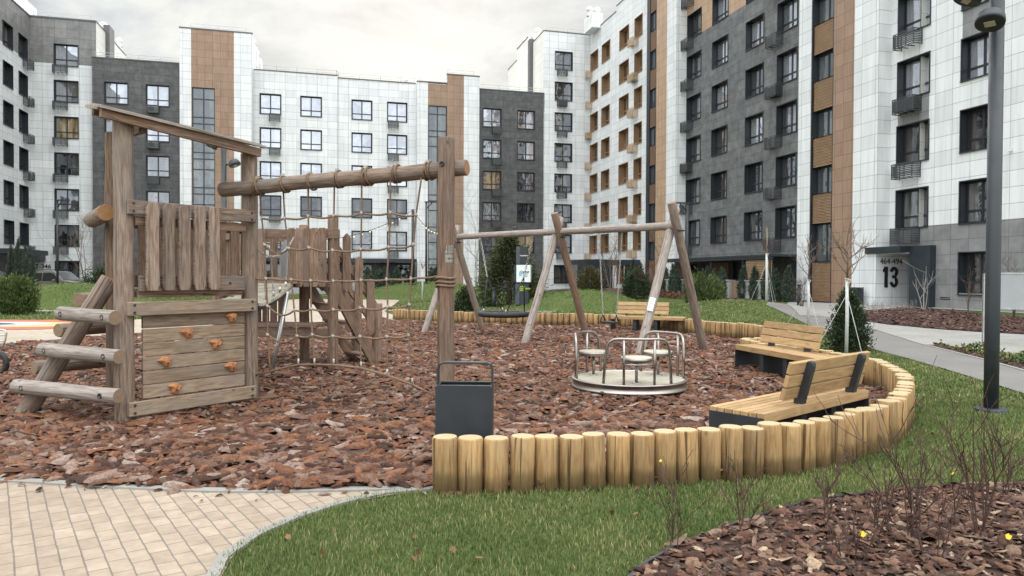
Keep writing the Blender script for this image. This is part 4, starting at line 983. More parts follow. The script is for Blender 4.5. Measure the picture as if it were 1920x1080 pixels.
def blademat():
    m, nt, b = mat('grass_blade')
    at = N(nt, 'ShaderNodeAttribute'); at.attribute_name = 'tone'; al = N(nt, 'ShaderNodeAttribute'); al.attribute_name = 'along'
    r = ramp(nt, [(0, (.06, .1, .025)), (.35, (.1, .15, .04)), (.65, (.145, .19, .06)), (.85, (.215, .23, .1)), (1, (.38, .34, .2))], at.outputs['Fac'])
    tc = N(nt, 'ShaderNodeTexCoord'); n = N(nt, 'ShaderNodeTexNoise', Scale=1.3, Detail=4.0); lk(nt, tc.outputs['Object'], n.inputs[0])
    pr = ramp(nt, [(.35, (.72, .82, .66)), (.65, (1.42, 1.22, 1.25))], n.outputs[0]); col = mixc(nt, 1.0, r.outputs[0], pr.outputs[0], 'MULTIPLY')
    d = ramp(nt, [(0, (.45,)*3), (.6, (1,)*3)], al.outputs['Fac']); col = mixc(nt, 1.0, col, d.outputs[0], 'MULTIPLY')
    lk(nt, col, b.inputs['Base Color']); b.inputs['Roughness'].default_value = .55; b.inputs['Specular IOR Level'].default_value = .3
    return m
M['blade'] = blademat()
lp = lawn_edge+[(0.33, 1.5)]+bedE+[(9, 5), (14, 8)]+asph[::-1][2:]
right_lawn = [p for p in lawn_edge if p[1] > 2.2]+[(-1.5, 2.2), (bedE[0][0], 2.2)]+bedE+[(5.6, 4.4), (9, 5.4)]+[p for p in asph[::-1] if p[0] > 5.0]
logline = [p for p in logs if True]
k_ = [p for p in logs]
lawn_poly = [(-1.5, 2.2), (bedE[0][0], 2.2)]+bedE+[(6.5, 4.9), (9.3, 6.0)]+asph[::-1][2:]+[(13.5, 37), (6.5, 30)]+[(far[-1][0], far[-1][1]+1.2)]+logs[::-1]+lawn_edge[1:]
G1 = scatter(lawn_poly, 5200, 21, 0, 6.3); G2 = scatter(lawn_poly, 2600, 22, 6.3, 9.5); G3 = scatter(lawn_poly, 900, 23, 9.5, 17); G4 = scatter(lawn_poly, 160, 24, 17, 30)
print('blades', len(G1), len(G2), len(G3), len(G4), 'chips', len(PTS), len(D_))
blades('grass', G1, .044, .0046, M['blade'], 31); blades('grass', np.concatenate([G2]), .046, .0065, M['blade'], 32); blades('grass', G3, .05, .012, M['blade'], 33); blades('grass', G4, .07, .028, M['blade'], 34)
# coarser tufts on the far lawns
g = np.random.default_rng(41); n = 90000; x = g.uniform(-27, 9, n); y = g.uniform(23, 58, n); ok = (np.abs(x) < .74*y)
for poly in (pv2, asph+asph_up, conc_poly): ok &= ~pip(x, y, poly)
ok &= ~pip(x, y, [(-24, 18), (-12, 20), (-12.4, 25.4), (-24, 25.2)]); ok &= ~pip(x, y, bark_poly); ok &= ~pip(x, y, [(-40, 31.8), (-16, 30.6), (-12.6, 29.6), (-12.6, 30.5), (-16, 31.5), (-40, 32.9)])
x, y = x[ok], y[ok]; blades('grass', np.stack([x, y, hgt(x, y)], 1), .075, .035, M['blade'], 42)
# ------------------------------------------------------------------ palisade
LMESH = []
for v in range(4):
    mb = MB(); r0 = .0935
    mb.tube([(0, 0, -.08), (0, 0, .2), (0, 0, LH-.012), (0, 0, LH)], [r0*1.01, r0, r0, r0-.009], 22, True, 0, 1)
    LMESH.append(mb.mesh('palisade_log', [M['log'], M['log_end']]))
nl = len(logs)
def seglabel(i, p):
    if i == 0: return ('leftmost log of the front palisade row, at the paving kerb below the bin', None)
    if p[1] < 7.2 and p[0] < 3.9: return ('yellowish round log in the front palisade row between bark and lawn', 'logs of the front palisade row')
    if p[1] < 11.2: return ('yellowish round log in the curved right side of the palisade beside the lawn', 'logs of the right palisade curve')
    if p[1] < 17.6: return ('round log of the palisade turn behind the bench beside the dark conifer', 'logs behind the second bench')
    return ('upright log in the far palisade row behind the swings', 'logs of the far palisade row')
for i, (x, y) in enumerate(logs):
    o = bpy.data.objects.new('palisade_log', LMESH[i % 4]); COL.objects.link(o)
    o.location = (x+rnd.uniform(-.006, .006), y+rnd.uniform(-.006, .006), rnd.uniform(-.018, .014)); s_ = rnd.uniform(.97, 1.045); o.scale = (s_, s_, 1); o.rotation_euler = (rnd.gauss(0, .012), rnd.gauss(0, .012), rnd.random()*6.28)
    l, g_ = seglabel(i, (x, y)); tag(o, l, 'log', g_)

# ------------------------------------------------------------------ wooden helpers
def bolts(mb_pts, parent, org, n, r=.014, name='bolt'):
    mb = MB()
    for p in mb_pts:
        p = Vector(p); mb.tube([p-Vector(n)*.002, p+Vector(n)*.008], r, 8)
    return mb.build(name, M['dark'], parent, org)
def logpost(name, a, b, r, m, parent, org, endm='end', n=20, wob=.006, sub=None):
    a, b = Vector(a), Vector(b); k = max(2, int((b-a).length/.35)); pts = []; rad = []
    for i in range(k+1):
        t = i/k; q = a.lerp(b, t)
        if 0 < i < k: q += Vector((rnd.uniform(-wob, wob), rnd.uniform(-wob, wob), rnd.uniform(-wob, wob)))
        pts.append(q); rad.append(r*(1+rnd.uniform(-.025, .025)))
    # rounded ends
    d = (b-a).normalized()
    pts = [a]+[a+d*.012]+pts[1:-1]+[b-d*.012]+[b]; rad = [rad[0]*.93]+rad[:1]+rad[1:-1]+rad[-1:]+[rad[-1]*.93]
    mb = MB(); mb.tube(pts, rad, n, True, 0, 1)
    return mb.build(name, [m, M[endm]], parent, org)
def board(name, a, b, w, t, m, parent, org, up=(0, 0, 1), bevel=.006):
    """plank from a to b (centre line), w high along up, t thick"""
    a, b = Vector(a), Vector(b); mb = MB(); mb.box((a+b)/2, ((b-a).length, t, w), dirmat(b-a, up))
    return mb.build(name, m, parent, org, bevel)
def picket(name, base, top, w, t, nrm, m, parent, org, waist=.12, round_=.35):
    """upright board with a waisted outline and rounded ends"""
    base, top = Vector(base), Vector(top); ax = (top-base); L = ax.length; ax.normalize(); n = Vector(nrm).normalized(); s = ax.cross(n).normalized()
    K = 14; out = []
    ph = rnd.uniform(-.6, .6)
    for i in range(K+1):
        f_ = i/K; e = min(f_, 1-f_)*L
        hw = w/2*(1-waist*math.sin(PI*min(1, max(0, (f_*1.0+.05*ph)))) ) if e > .0 else w/2
        if e < .06: hw *= (1-round_)+round_*math.sqrt(max(0, 1-(1-e/.06)**2))
        out.append((hw, f_*L))
    poly = [(q, z) for q, z in out]+[(-q, z) for q, z in out[::-1]]
    Mx = Matrix((tuple(s), tuple(ax), tuple(n))).transposed().to_4x4(); Mx.translation = base - n*(t/2)
    mb = MB(); mb.prism(poly, 0, t, 0, Mx)
    return mb.build(name, m, parent, org, .008)
MW, MWW, MG = M['weathered'], M['weathered_warm'], M['weathered_grey']
# ------------------------------------------------------------------ front play tower
P1 = Vector((-4.14, 7.8, 0)); P2 = Vector((-3.245, 9.06, 0)); P3 = Vector((-3.72, 10.3, 0)); P4 = Vector((-4.81, 8.85, 0))
Zv = Vector((0, 0, 1))
org = P1.copy()
TW = thing('play_tower', 'weathered wooden play tower with slanted roof, climbing wall and log steps on the left', 'play tower', org)
for p, zt, r in ((P1, 3.22, .1), (P2, 3.17, .092), (P3, 3.3, .092), (P4, 3.3, .098)): logpost('post', p-Zv*.1, p+Zv*zt, r, MWW if p in (P3, P4) else MW, TW, org)
e1 = (P2-P1).normalized(); nf = Vector((e1.y, -e1.x, 0))       # outward normal of the climbing wall
def onplane(px, py, p0, n):
    d = ray(px, py); return EYEV + d*((p0-EYEV).dot(n)/d.dot(n))
pf = P1+nf*.125
def fp(px, z): 
    q = onplane(px, 540, pf, nf); q.z = z; return q
a, b = fp(240, 0), fp(478, 0)
rail = board('rail', a+Zv*2.31, b+Zv*2.31, .15, .05, MW, TW, org); [bolts([p_], rail, org, nf) for p_ in [a+e1*.05+nf*.025+Zv*(2.31+q) for q in (-.04, .04)]+[b-e1*.06+nf*.025+Zv*(2.31+q) for q in (-.04, .04)]]
board('rail', a+e1*.1-nf*.05+Zv*2.17, b-e1*.1-nf*.05+Zv*2.17, .1, .04, MWW, TW, org)
a2 = fp(262, 0)-nf*.02; b2 = fp(459, 0)-nf*.02
rail = board('rail', a2+Zv*1.5, b2+Zv*1.5, .17, .045, MW, TW, org); bolts([b2-e1*.2+nf*.024+Zv*1.5], rail, org, nf)
board('deck_beam', a2-nf*.07+Zv*1.385, b2-nf*.07+Zv*1.385, .07, .09, MWW, TW, org)
for px in (281.5, 311.5, 341, 369.5, 396.5):
    q = fp(px, 0)+nf*.05; picket('picket', q+Zv*1.42, q+Zv*2.375, .148, .045, nf, MW, TW, org, .13)
mb = MB()
for i in range(9):
    f_ = (i+.5)/9; s0 = P1.lerp(P2, f_); s1 = P4.lerp(P3, f_); mb.box((s0+s1)/2+Zv*1.42, ((s1-s0).length, .15, .04), dirmat(s1-s0))
mb.build('deck', M['panelpine'], TW, org, .004)
# far sides seen through the railing
for s, t in ((P4, P3),):
    d = (t-s).normalized(); nn = Vector((-d.y, d.x, 0))
    for z, w in ((2.25, .15), (1.52, .16)): board('rail', s+Zv*z+nn*.12, t+Zv*z+nn*.12, w, .045, MWW, TW, org)
    for i in range(8):
        q = s.lerp(t, (i+.8)/8.6)+nn*.06; picket('picket', q+Zv*1.45, q+Zv*2.33, .15, .04, nn, MWW, TW, org, .13)
# climbing wall
pw = P1+nf*.05
def fq(px, z, off=0):
    q = onplane(px, 540, pw+nf*off, nf); q.z = z; return q
for i in range(6):
    z = .245+(i+.5)*.1525; board('climbing_board', fq(266, z), fq(457, z), .143, .04, M['panelpine'], TW, org)
for z in (1.232, .165):
    a, b = fp(239, z), fp(478.5, z); bo = board('wall_rail', a, b, .15, .055, M['panelpine'], TW, org, bevel=.008)
    [bolts([p_], bo, org, nf) for p_ in [a+e1*.06+nf*.03+Zv*q for q in (-.04, .04)]+[b-e1*.06+nf*.03+Zv*q for q in (-.04, .04)]]
def hold(px, py, rot):
    c = onplane(px, py, pw+nf*.022, nf); s = e1; w, h = .086, .062
    prof = [(-1, .55, .35), (-.55, .95, .9), (0, 1, 1.0), (.5, .85, .95), (1, .45, .4), (.55, .1, .85), (.5, -.7, .6), (.15, -1, .45), (-.35, -.75, .6), (-.5, .05, .8)]
    mb = MB(); n0 = 0; ca, sa = math.cos(rot), math.sin(rot); k = len(prof)
    for lay, sc in ((0, 1.0), (.03, .97), (.062, .72)):
        for x, y, d in prof:
            x, y = x*sc+.08*(lay/.06)*0, y*sc+(.28 if lay > .05 else .05)*(1-abs(x)*.3)*(lay/.062)
            X_, Y_ = (x*ca-y*sa)*w, (x*sa+y*ca)*h
            mb.v.append(tuple(c+s*X_+Zv*Y_+nf*(lay*(.5+.6*d))))
    for l in range(2):
        for i in range(k):
            j = (i+1) % k; mb.face((l*k+i, l*k+j, (l+1)*k+j, (l+1)*k+i), [(0, 0)]*4)
    mb.face(range(2*k, 3*k), [(0, 0)]*k)
    o = mb.build('climbing_hold', M['hold'], TW, org, .006); bolts([c+nf*.05-Zv*.01], o, org, nf, .012)
for px, py, r in ((433, 596, .1), (351, 625, .25), (404, 646, -.05), (310, 679, .2), (433, 688, .35), (327, 729, -.1)): hold(px, py, r)
# roof: boards sloping down to the right and up to the back, with its two beams
e2 = Vector((-e1.y, e1.x, 0))
A_ = onplane(183, 198, P1+nf*.22, nf); B_2 = onplane(492, 274, P1+nf*.22, nf)
up2 = Vector((-.538, .843, .178)).normalized()
mb = MB(); nb = 9; ed = (B_2-A_); wd = 1.78
for i in range(nb):
    c = (A_+B_2)/2 + up2*((i+.5)*wd/nb); nrm = ed.normalized().cross(up2).normalized()
    mb.box(c+nrm*(.012*(i % 2)+rnd.uniform(-.004, .004)), (ed.length+rnd.uniform(-.03, .03), wd/nb*1.06, .022), dirmat(ed, nrm))
mb.build('roof', MG, TW, org)
ra = onplane(188, 202, P1+nf*.16, nf); rb = onplane(488, 280, P1+nf*.16, nf); board('roof_beam', ra-Zv*.045, rb-Zv*.045, .1, .05, MWW, TW, org, up=(rb-ra).cross(nf).normalized()*(-1 if (rb-ra).cross(nf).z < 0 else 1))
board('roof_beam', ra+up2*1.35-Zv*.0, rb+up2*1.35-Zv*.0, .13, .05, MWW, TW, org)
q = onplane(268, 226, P1+nf*.05, nf); board('roof_crossbeam', q-Zv*.07, q+up2*1.3-Zv*.13, .13, .07, MWW, TW, org)
# log steps
A0 = Vector((-4.36, 7.86, 2.26)); logpost('hand_rail', A0, A0+Vector((-.78, 1.1, 0)), .092, MW, TW, org, 'end')
mb = MB(); mb.tube([A0+Vector((.02, .16, 0)), A0+Vector((.22, .02, 0))], .02, 8); mb.build('rail_bracket', M['dark'], TW, org)
logpost('stringer', Vector((-5.44, 8.0, -.1)), Vector((-4.57, 8.32, 1.55)), .1, MW, TW, org)
def rung(a, b, r, gm=MG):
    o = logpost('step', a, b, r, gm, TW, org, 'end_grey', 18, .004)
    d = (Vector(b)-Vector(a)).normalized(); n = Vector((d.y, -d.x, 0)).normalized()
    if n.y > 0: n = -n
    mb = MB()
    for f_ in (.12, .88):
        c = Vector(a).lerp(Vector(b), f_)+n*(r*.96); Mx = Matrix.Translation(c) @ n.to_track_quat('Z', 'Y').to_matrix().to_4x4()
        mb.lathe([(.03, -.004), (.03, .004), (.02, .006), (.02, .001), (.001, .001)], n=12, M=Mx)
    mb.build('bolt_cap', M['dark'], o, org)
rung((-5.42, 7.98, .37), (-4.02, 7.47, .35), .079); rung((-5.16, 8.02, .77), (-4.03, 7.5, .75), .077); rung((-4.92, 7.97, 1.17), (-4.08, 7.52, 1.15), .077)
rung((-5.5, 8.4, .52), (-5.06, 9.1, .52), .08, MW); rung((-5.22, 8.4, .95), (-4.98, 9.05, .95), .08, MW); rung((-5.04, 8.5, 1.3), (-5.06, 9.0, 1.3), .08, MW)

# ------------------------------------------------------------------ beam, its post and the climbing net
Q = Vector((-.725, 8.0, 0)); org = Q.copy()
BF = thing('climbing_frame', 'long round log beam on a tall post, carrying the rope net', 'climbing frame', org)
logpost('post', Q-Zv*.1, Q+Zv*3.1, .094, MWW, BF, org)
dirb = (Vector((P2.x, P2.y, 0))-Q).normalized(); nb_ = Vector((-dirb.y, dirb.x, 0)); nb_ = nb_ if nb_.y < 0 else -nb_
off = nb_*-.13
b0 = onplane(876, 314, Q+off, nb_); b1 = onplane(416, 356, Q+nb_*.15, nb_); 
logpost('beam', b0, b1, .088, MW, BF, org)
mb = MB(); c = Q+Zv*(b0.z+.02)+nb_*.09+Vector((.0, 0, 0)); Mx = Matrix.Translation(c) @ nb_.to_track_quat('Z', 'Y').to_matrix().to_4x4(); mb.lathe([(.03, 0), (.03, .012), (.018, .014), (.018, .004), (.001, .004)], n=14, M=Mx); mb.build('bolt_cap', M['dark'], BF, org)
for zz, hh in ((1.885, .085), (1.785, .085)):
    mb = MB(); K = 8; a0, a1 = math.radians(-88), math.radians(-22)
    for i in range(K):
        p_, q_ = a0+(a1-a0)*i/K, a0+(a1-a0)*(i+1)/K; r = .0985
        mb.quad(*[Q+Vector((r*math.cos(t), r*math.sin(t), zz+z)) for t, z in ((p_, -hh/2), (q_, -hh/2), (q_, hh/2), (p_, hh/2))])
    pl = mb.build('name_plate', M['steel'], BF, org)
    mb = MB()
    if zz > 1.8:
        for i in range(6): 
            mb2 = [Q+Vector((.0995*math.cos(t), .0995*math.sin(t), zz+.025-.011*i)) for t in np.linspace(math.radians(-75), math.radians(-40-5*(i % 3)), 5)]; mb.tube(mb2, .0012, 4)
        mb.tube([Q+Vector((.0995*math.cos(math.radians(-83)), .0995*math.sin(math.radians(-83)), zz+q)) for q in (-.008, .004)], .005, 5)
    else:
        for j, (t, w) in enumerate(((-78, .005), (-66, .009), (-60, .012), (-50, .003), (-45, .003), (-38, .003))):
            t = math.radians(t); mb.tube([Q+Vector((.0995*math.cos(t), .0995*math.sin(t), zz+q)) for q in (-.006-w/3, .004+w/2)], w*.5, 5)
    mb.build('plate_print', M['dark'], pl, org)
Qn = Q+nb_*.0; npl = nb_
NT = thing('rope_net', 'brown rope climbing net tied between the log beam and the posts', 'rope net', Vector((-2, 8.53, 0))); orgN = Vector((-2, 8.53, 0))
def np_(x, y): return onplane(x, y, Q, nb_)
cols_ = [[(487, 358), (491, 409.5), (496, 459), (499, 523), (501.5, 574), (501.5, 628), (507, 699)],
         [(531, 354), (534, 409.5), (541.7, 466), (546.5, 525), (552, 582), (557, 630.5), (559.5, 684)],
         [(578, 350), (578, 406), (579.5, 465), (583, 526.7), (583.3, 579.6), (585.7, 628), (589.5, 683.5)],
         [(627, 346), (626, 405), (624, 470), (625.3, 527.6), (625.3, 581), (624.4, 630.5), (625.5, 684.5)],
         [(678, 342), (678, 400), (676.5, 467.5), (677.3, 526), (675.5, 578), (675.5, 631.5), (677, 690)],
         [(732, 338), (732, 399), (729.3, 464), (725, 524.5), (727, 575.8), (726, 631.5), (726, 704)],
         [(790, 334), (780, 403), (775.5, 458.5), (770.8, 523), (767.5, 571.5), (766, 629), (773, 721)]]
def rope(mb, pts, r=.0105, n=7): mb.tube(pts, r, n)
for ci, c in enumerate(cols_):
    pts = [np_(*q) for q in c]
    ps = []
    for i in range(len(pts)-1):
        for k in range(3): ps.append(pts[i].lerp(pts[i+1], k/3))
    mb = MB(); rope(mb, ps+[pts[-1]]); mb.build('upright_rope', M['rope'], NT, orgN)
    # loops round the beam
    mb = MB(); px = c[0][0]; t = (np_(px, 330)-np_(876, 330)).length
    ax = (b1-b0).normalized(); q = onplane(px, 100, Q+off*.0, nb_); tt = ((q-b0).dot(ax)); bc = b0+ax*tt
    uu = Zv; ww = ax.cross(uu).normalized()
    for l in range(3 if ci in (0, 4, 5, 6) else 2):
        K = 20; sh = (l-1)*.024+rnd.uniform(-.01, .01); sl = rnd.uniform(-.03, .03)
        mb.tube([bc+ax*(sh+sl*math.cos(2*PI*k/K))+(uu*math.cos(2*PI*k/K)+ww*math.sin(2*PI*k/K))*.1 for k in range(K+1)], .0105, 6, False)
    mb.build('rope_loop', M['rope'], NT, orgN)
    mb = MB(); p = bc+uu*.105-ww*.0+nb_*.03; mb.box(p, (.035, .03, .03), dirmat(ax)); mb.build('rope_clamp', M['ferrule'], NT, orgN)
rows = [[c[i] for c in cols_] for i in range(1, 6)]
rows[2] = [(473, 522)]+rows[2]+[(824, 517)]
for ri, rw in enumerate(rows):
    mb = MB(); pts = [np_(*q) for q in rw]; ps = []
    for i in range(len(pts)-1):
        sag = (.085 if i == 0 and ri in (1, 3, 4) else .022) if ri != 2 else .006
        for k in range(6):
            f_ = k/6; p = pts[i].lerp(pts[i+1], f_); p.z -= sag*math.sin(PI*f_)-.004*math.sin(f_*6.28); ps.append(p)
    rope(mb, ps+[pts[-1]], .0115, 8); mb.build('cross_rope', M['rope'], NT, orgN)
    for q in rw:
        if 480 < q[0] < 800:
            mb = MB(); p = np_(*q); mb.lathe([(.001, -.02), (.016, -.014), (.019, 0), (.016, .014), (.001, .02)], p, 8)
            mb.box(p+nb_*.015+Zv*.016, (.016, .012, .022)); mb.build('rope_knot', M['ferrule'], NT, orgN)
bt = [np_(x, y) for x, y in [(477, 704), (507, 696), (535, 689), (559.5, 684), (589.5, 683.5), (625.5, 684.5), (677, 690), (726, 704), (773, 721), (824, 747)]]
mb = MB(); rope(mb, bt, .013); mb.build('bottom_rope', M['rope'], NT, orgN)
for p in bt[3:9]:
    mb = MB(); mb.tube([p, p+Zv*.075], .012, 8); mb.build('rope_clamp', M['ferrule'], NT, orgN)
for z0 in (1.575, 1.53, 1.49):
    mb = MB(); mb.tube([Q+Vector((.105*math.cos(t), .105*math.sin(t), z0+.012*math.sin(t*2)+.01*math.cos(t))) for t in np.linspace(0, 2*PI, 25)], .013, 7, False); mb.build('rope_loop', M['rope'], NT, orgN)

# ------------------------------------------------------------------ rear play tower with steps
A2 = Vector((-2.96, 12.1, 0)); Bq = Vector((-3.75, 13.2, 0)); C2 = Vector((-4.75, 12.55, 0)); D2 = Vector((-5.5, 13.65, 0)); org = A2.copy()
T2 = thing('play_tower', 'brown wooden platform tower with board railing and steps behind the rope net', 'play tower', org)
MB_ = M['weathered_warm']
for p, zt in ((A2, 2.59), (Bq, 2.5), (C2, 2.45), (D2, 2.45)): logpost('post', p-Zv*.1, p+Zv*zt, .088, MB_, T2, org)
f2 = (A2-C2).normalized(); n2 = Vector((f2.y, -f2.x, 0))
board('rail', C2+n2*.1+Zv*2.28, A2+n2*.1+f2*.14+Zv*2.28, .16, .045, MB_, T2, org)
for t in (.1, .176, .252, .328, .63, .706, .782, .858, .934):
    q = C2.lerp(A2, t)+n2*.14; mb = MB()
    picket('railing_board', q+Zv*1.4, q+Zv*2.375, .15, .035, n2, MB_, T2, org, .03, .3)
board('deck_beam', C2+n2*.06+Zv*1.44, A2+n2*.06+Zv*1.44, .1, .05, MB_, T2, org)
mb = MB(); mb.box((A2+C2)/2.0+(Bq-A2)/2+Zv*1.48, (1.8, 1.3, .05), dirmat(f2)); mb.build('deck', MB_, T2, org)
board('step_board', C2.lerp(A2, .2)+n2*.05+Zv*1.535, C2.lerp(A2, .66)+n2*.05+Zv*1.535, .045, .2, MB_, T2, org)
mb = MB(); q = C2.lerp(A2, .47)-n2*.3
Mx = Matrix((tuple(f2), (0, 0, 1), tuple(n2))).transposed().to_4x4(); Mx.translation = q
mb.prism([(-.16, 1.5), (.16, 1.5), (.16, 2.05), (.13, 2.15), (.06, 2.21), (0, 2.22), (-.06, 2.21), (-.13, 2.15), (-.16, 2.05)], 0, .03, 0, Mx); mb.build('slide_panel', M['dark'] if 0 else M['lightgrey'], T2, org)
sd = (Bq-A2).normalized(); ns = Vector((.81, .58, 0))
for z, w in ((2.28, .15), (1.46, .12)): board('rail', A2+ns*.1+Zv*z, A2.lerp(Bq, .25)+ns*.1+Zv*z, w, .045, MB_, T2, org)
for k in (.1, .22): q = A2.lerp(Bq, k)+ns*.13; picket('railing_board', q+Zv*1.4, q+Zv*2.37, .13, .035, ns, MB_, T2, org, .03, .3)
dn = Vector((-ns.y, ns.x, 0))
for s, e in ((C2, D2), (D2, Bq)):
    dd = (e-s).normalized(); no = Vector((-dd.y, dd.x, 0)); 
    board('rail', s+Zv*2.28+no*.05, e+Zv*2.28+no*.05, .15, .045, MB_, T2, org)
    for k in range(7): q = s.lerp(e, (k+.6)/7); picket('railing_board', q+Zv*1.4, q+Zv*2.34, .15, .035, no, MB_, T2, org, .05, .3)
# low platform and pickets below
mb = MB(); mb.box((A2+C2)/2+(Bq-A2)*.22+Zv*.755, (1.75, .55, .05), dirmat(f2)); mb.build('low_platform', MB_, T2, org, .006)
board('platform_beam', C2+n2*.02+Zv*.63, A2+n2*.02-f2*.05+Zv*.63, .17, .05, MB_, T2, org)
for k in range(7):
    q = C2.lerp(A2, .12+.085*k)+(Bq-A2)*.55; picket('railing_board', q+Zv*.75, q+Zv*1.38, .13, .035, n2, MB_, T2, org, .08, .25)
# steps
top = A2.lerp(Bq, .45)+Zv*1.42; bot = Vector((-2.6, 13.38, .0)); sdir = Vector((-.64, .77, 0))
G_, H_ = Vector((-2.4, 13.02, 0)), Vector((-2.92, 13.75, 0))
logpost('short_post', G_-Zv*.1, G_+Zv*1.1, .092, MB_, T2, org, 'end_grey'); logpost('short_post', H_-Zv*.1, H_+Zv*1.1, .092, MB_, T2, org, 'end_grey')
for s, t in ((A2+sd*.12, G_), (Bq-sd*.05, H_)):
    a = s+ns*.06+Zv*1.4; b = t+ns*.0-Zv*.05; board('stringer', a, b, .19, .05, MB_, T2, org, up=Vector((0, 0, 1))+(b-a).normalized()*.9)
    board('hand_rail', s+ns*.05+Zv*2.15, t+Zv*1.0, .11, .045, MB_, T2, org, up=Vector((0, 0, 1))+(b-a).normalized()*.75)
    board('hand_rail', s+ns*.05+Zv*1.75, t+Zv*.62, .09, .045, MB_, T2, org, up=Vector((0, 0, 1))+(b-a).normalized()*.75)
    for k in range(3):
        f_ = .25+.27*k; q = (s+ns*.05).lerp(t, f_)+Vector((.05, -.07, 0)); z = 1.42*(1-f_)+.12; picket('baluster', q+Zv*(z+.12), q+Zv*(z+1.12), .14, .035, Vector((.3, -.95, 0)), MB_, T2, org, .02, .85)
for k in range(4):
    f_ = .2+.22*k; p = (A2+sd*.12).lerp(G_, f_); q = (Bq-sd*.05).lerp(H_, f_); z = 1.4*(1-f_)-.03; board('step', p+Zv*z, q+Zv*z, .04, .2, MB_, T2, org, up=(0, 0, 1))
# hanging bridge
BR = thing('plank_bridge', 'hanging bridge of pale grey planks with chain handrails between the two play towers', 'bridge', Vector((-3.8, 11.2, 0))); org = Vector((-3.8, 11.2, 0))
R0, R1 = Vector((-3.35, 9.72, 1.2)), Vector((-3.66, 12.2, 1.47)); L0, L1 = Vector((-3.98, 10.05, 1.24)), Vector((-4.3, 12.4, 1.47))
def br(f_, k): 
    p = L0.lerp(L1, f_).lerp(R0.lerp(R1, f_), k); p.z -= .05*math.sin(PI*f_); return p
n = 17
for i in range(n):
    f_ = (i+.5)/n; a, b = br(f_, -.02), br(f_, 1.02); board('plank', a, b, .045, 2.42/n*.72, M['deckwood'], BR, org, bevel=.005)
for k in (.06, .94):
    mb = MB(); mb.tube([br(i/12, k)-Zv*.06 for i in range(13)], .03, 8); mb.build('bearing_rope', M['dark'], BR, org)
def chain(mb, pts, r=.011, ln=.05):
    """links alternating by 90 degrees along a line"""
    P = [Vector(p) for p in pts]; acc = 0; alt = 0
    for a, b in zip(P, P[1:]):
        L = (b-a).length; k = max(1, int(L/ln)); d = (b-a)/k; x = d.normalized(); y = x.cross(Vector((.3, .5, .8))).normalized(); z = x.cross(y)
        for i in range(k):
            c = a+d*(i+.5); w = y if (i+alt) % 2 else z; h = d*.62
            mb.tube([c-h, c-h*.5+w*r, c+h*.5+w*r, c+h, c+h*.5-w*r, c-h*.5-w*r, c-h], r*.42, 4, False)
def catn(a, b, sag, n=8): return [Vector(a).lerp(Vector(b), i/n)-Zv*(sag*4*(i/n)*(1-i/n)) for i in range(n+1)]
for k, (s, e) in ((0, (P3+Zv*2.15, C2.lerp(A2, .2)+Zv*2.3)), (1, (P2.lerp(P3, .3)+Zv*2.05, C2.lerp(A2, .63)+Zv*2.3))):
    ct = catn(s, e, .3, 10); mb = MB(); chain(mb, ct, .012, .05); mb.build('chain_handrail', M['ferrule'], BR, org)
    for j in (2, 4, 6, 8):
        mb = MB(); q = br(j/10, .04 if not k else .96); chain(mb, [ct[j], q+Zv*.05], .01, .045); mb.build('chain', M['ferrule'], BR, org)
        mb = MB(); mb.tube([q+Zv*.02, q+Zv*.1], .02, 6); mb.build('chain_anchor', M['galv'], BR, org)
pole = MB(); pole.tube([(-3.78, 11.45, -.05), (-3.58, 11.68, 1.34)], .03, 12); pb = pole.build('slanted_pole', M['galv'], None, (-3.78, 11.45, 0)); tag(pb, 'bright slanted steel pole under the plank bridge', 'pole')

# ------------------------------------------------------------------ swing set
Lc, Rc = Vector((-1.7, 20.9, 0)), Vector((3.25, 15.1, 0)); mc_ = Vector((1.03, 17.7, 0)); sw = (Rc-Lc).normalized(); sn = Vector((-sw.y, sw.x, 0)); org = mc_.copy(); BZ = 2.66
SS = thing('swing_frame', 'grey weathered log swing frame with three crossed leg pairs and one long beam', 'swing frame', org)
logpost('beam', Lc-sw*.12+Zv*(BZ+.04), Rc+sw*.22+Zv*(BZ-.02), .082, MG, SS, org, 'end_grey', 18, .004)
for c in (Lc, mc_, Rc):
    # nearer-left foot leaning to the back, further-right foot leaning to the front
    nn = sn if sn.x < 0 else -sn
    pn_ = Vector((.76, .65, 0))
    logpost('leg', c-pn_*1.0-sw*.0-Zv*.1, c+pn_*.2-sw*.0+Zv*3.02, .09, MG, SS, org, 'end_grey')
    logpost('leg', c+pn_*1.0+sw*.19-Zv*.1, c-pn_*.2+sw*.19+Zv*3.1, .09, M['weathered_warm'] if c is mc_ else MW, SS, org, 'end_grey')
    mb = MB(); q = c+sw*.28+Zv*(BZ-.12); mb.tube([q-pn_*.1, q+pn_*.1], .018, 8); mb.build('bolt', M['dark'], SS, org)
def onleg(px, py): return None
q = Rc-Vector((.76, .65, 0))*(1-1.2*(1.62/3.02)) ; q = q+Zv*1.0; 
lg = (Rc+Vector((.76, .65, 0))*.2+Zv*3.02)-(Rc-Vector((.76, .65, 0))); ll = lg.normalized(); cc = (Rc-Vector((.76, .65, 0)))+lg*(1.02/3.02); vn = (EYEV-cc); vn = (vn-ll*vn.dot(ll)).normalized(); ss_ = ll.cross(vn)
mb = MB(); mb.quad(*[cc+vn*.094+ss_*x+ll*y for x, y in ((-.06, -.14), (.06, -.14), (.06, .14), (-.06, .14))][::1]); pl = mb.build('name_plate', M['white'], SS, org)
mb = MB()
for i in range(5): mb.tube([cc+vn*.096+ss_*-.045+ll*(.1-.045*i), cc+vn*.096+ss_*(.02+.012*(i % 3))+ll*(.1-.045*i)], .003, 4)
mb.build('plate_print', M['coping'], pl, org)
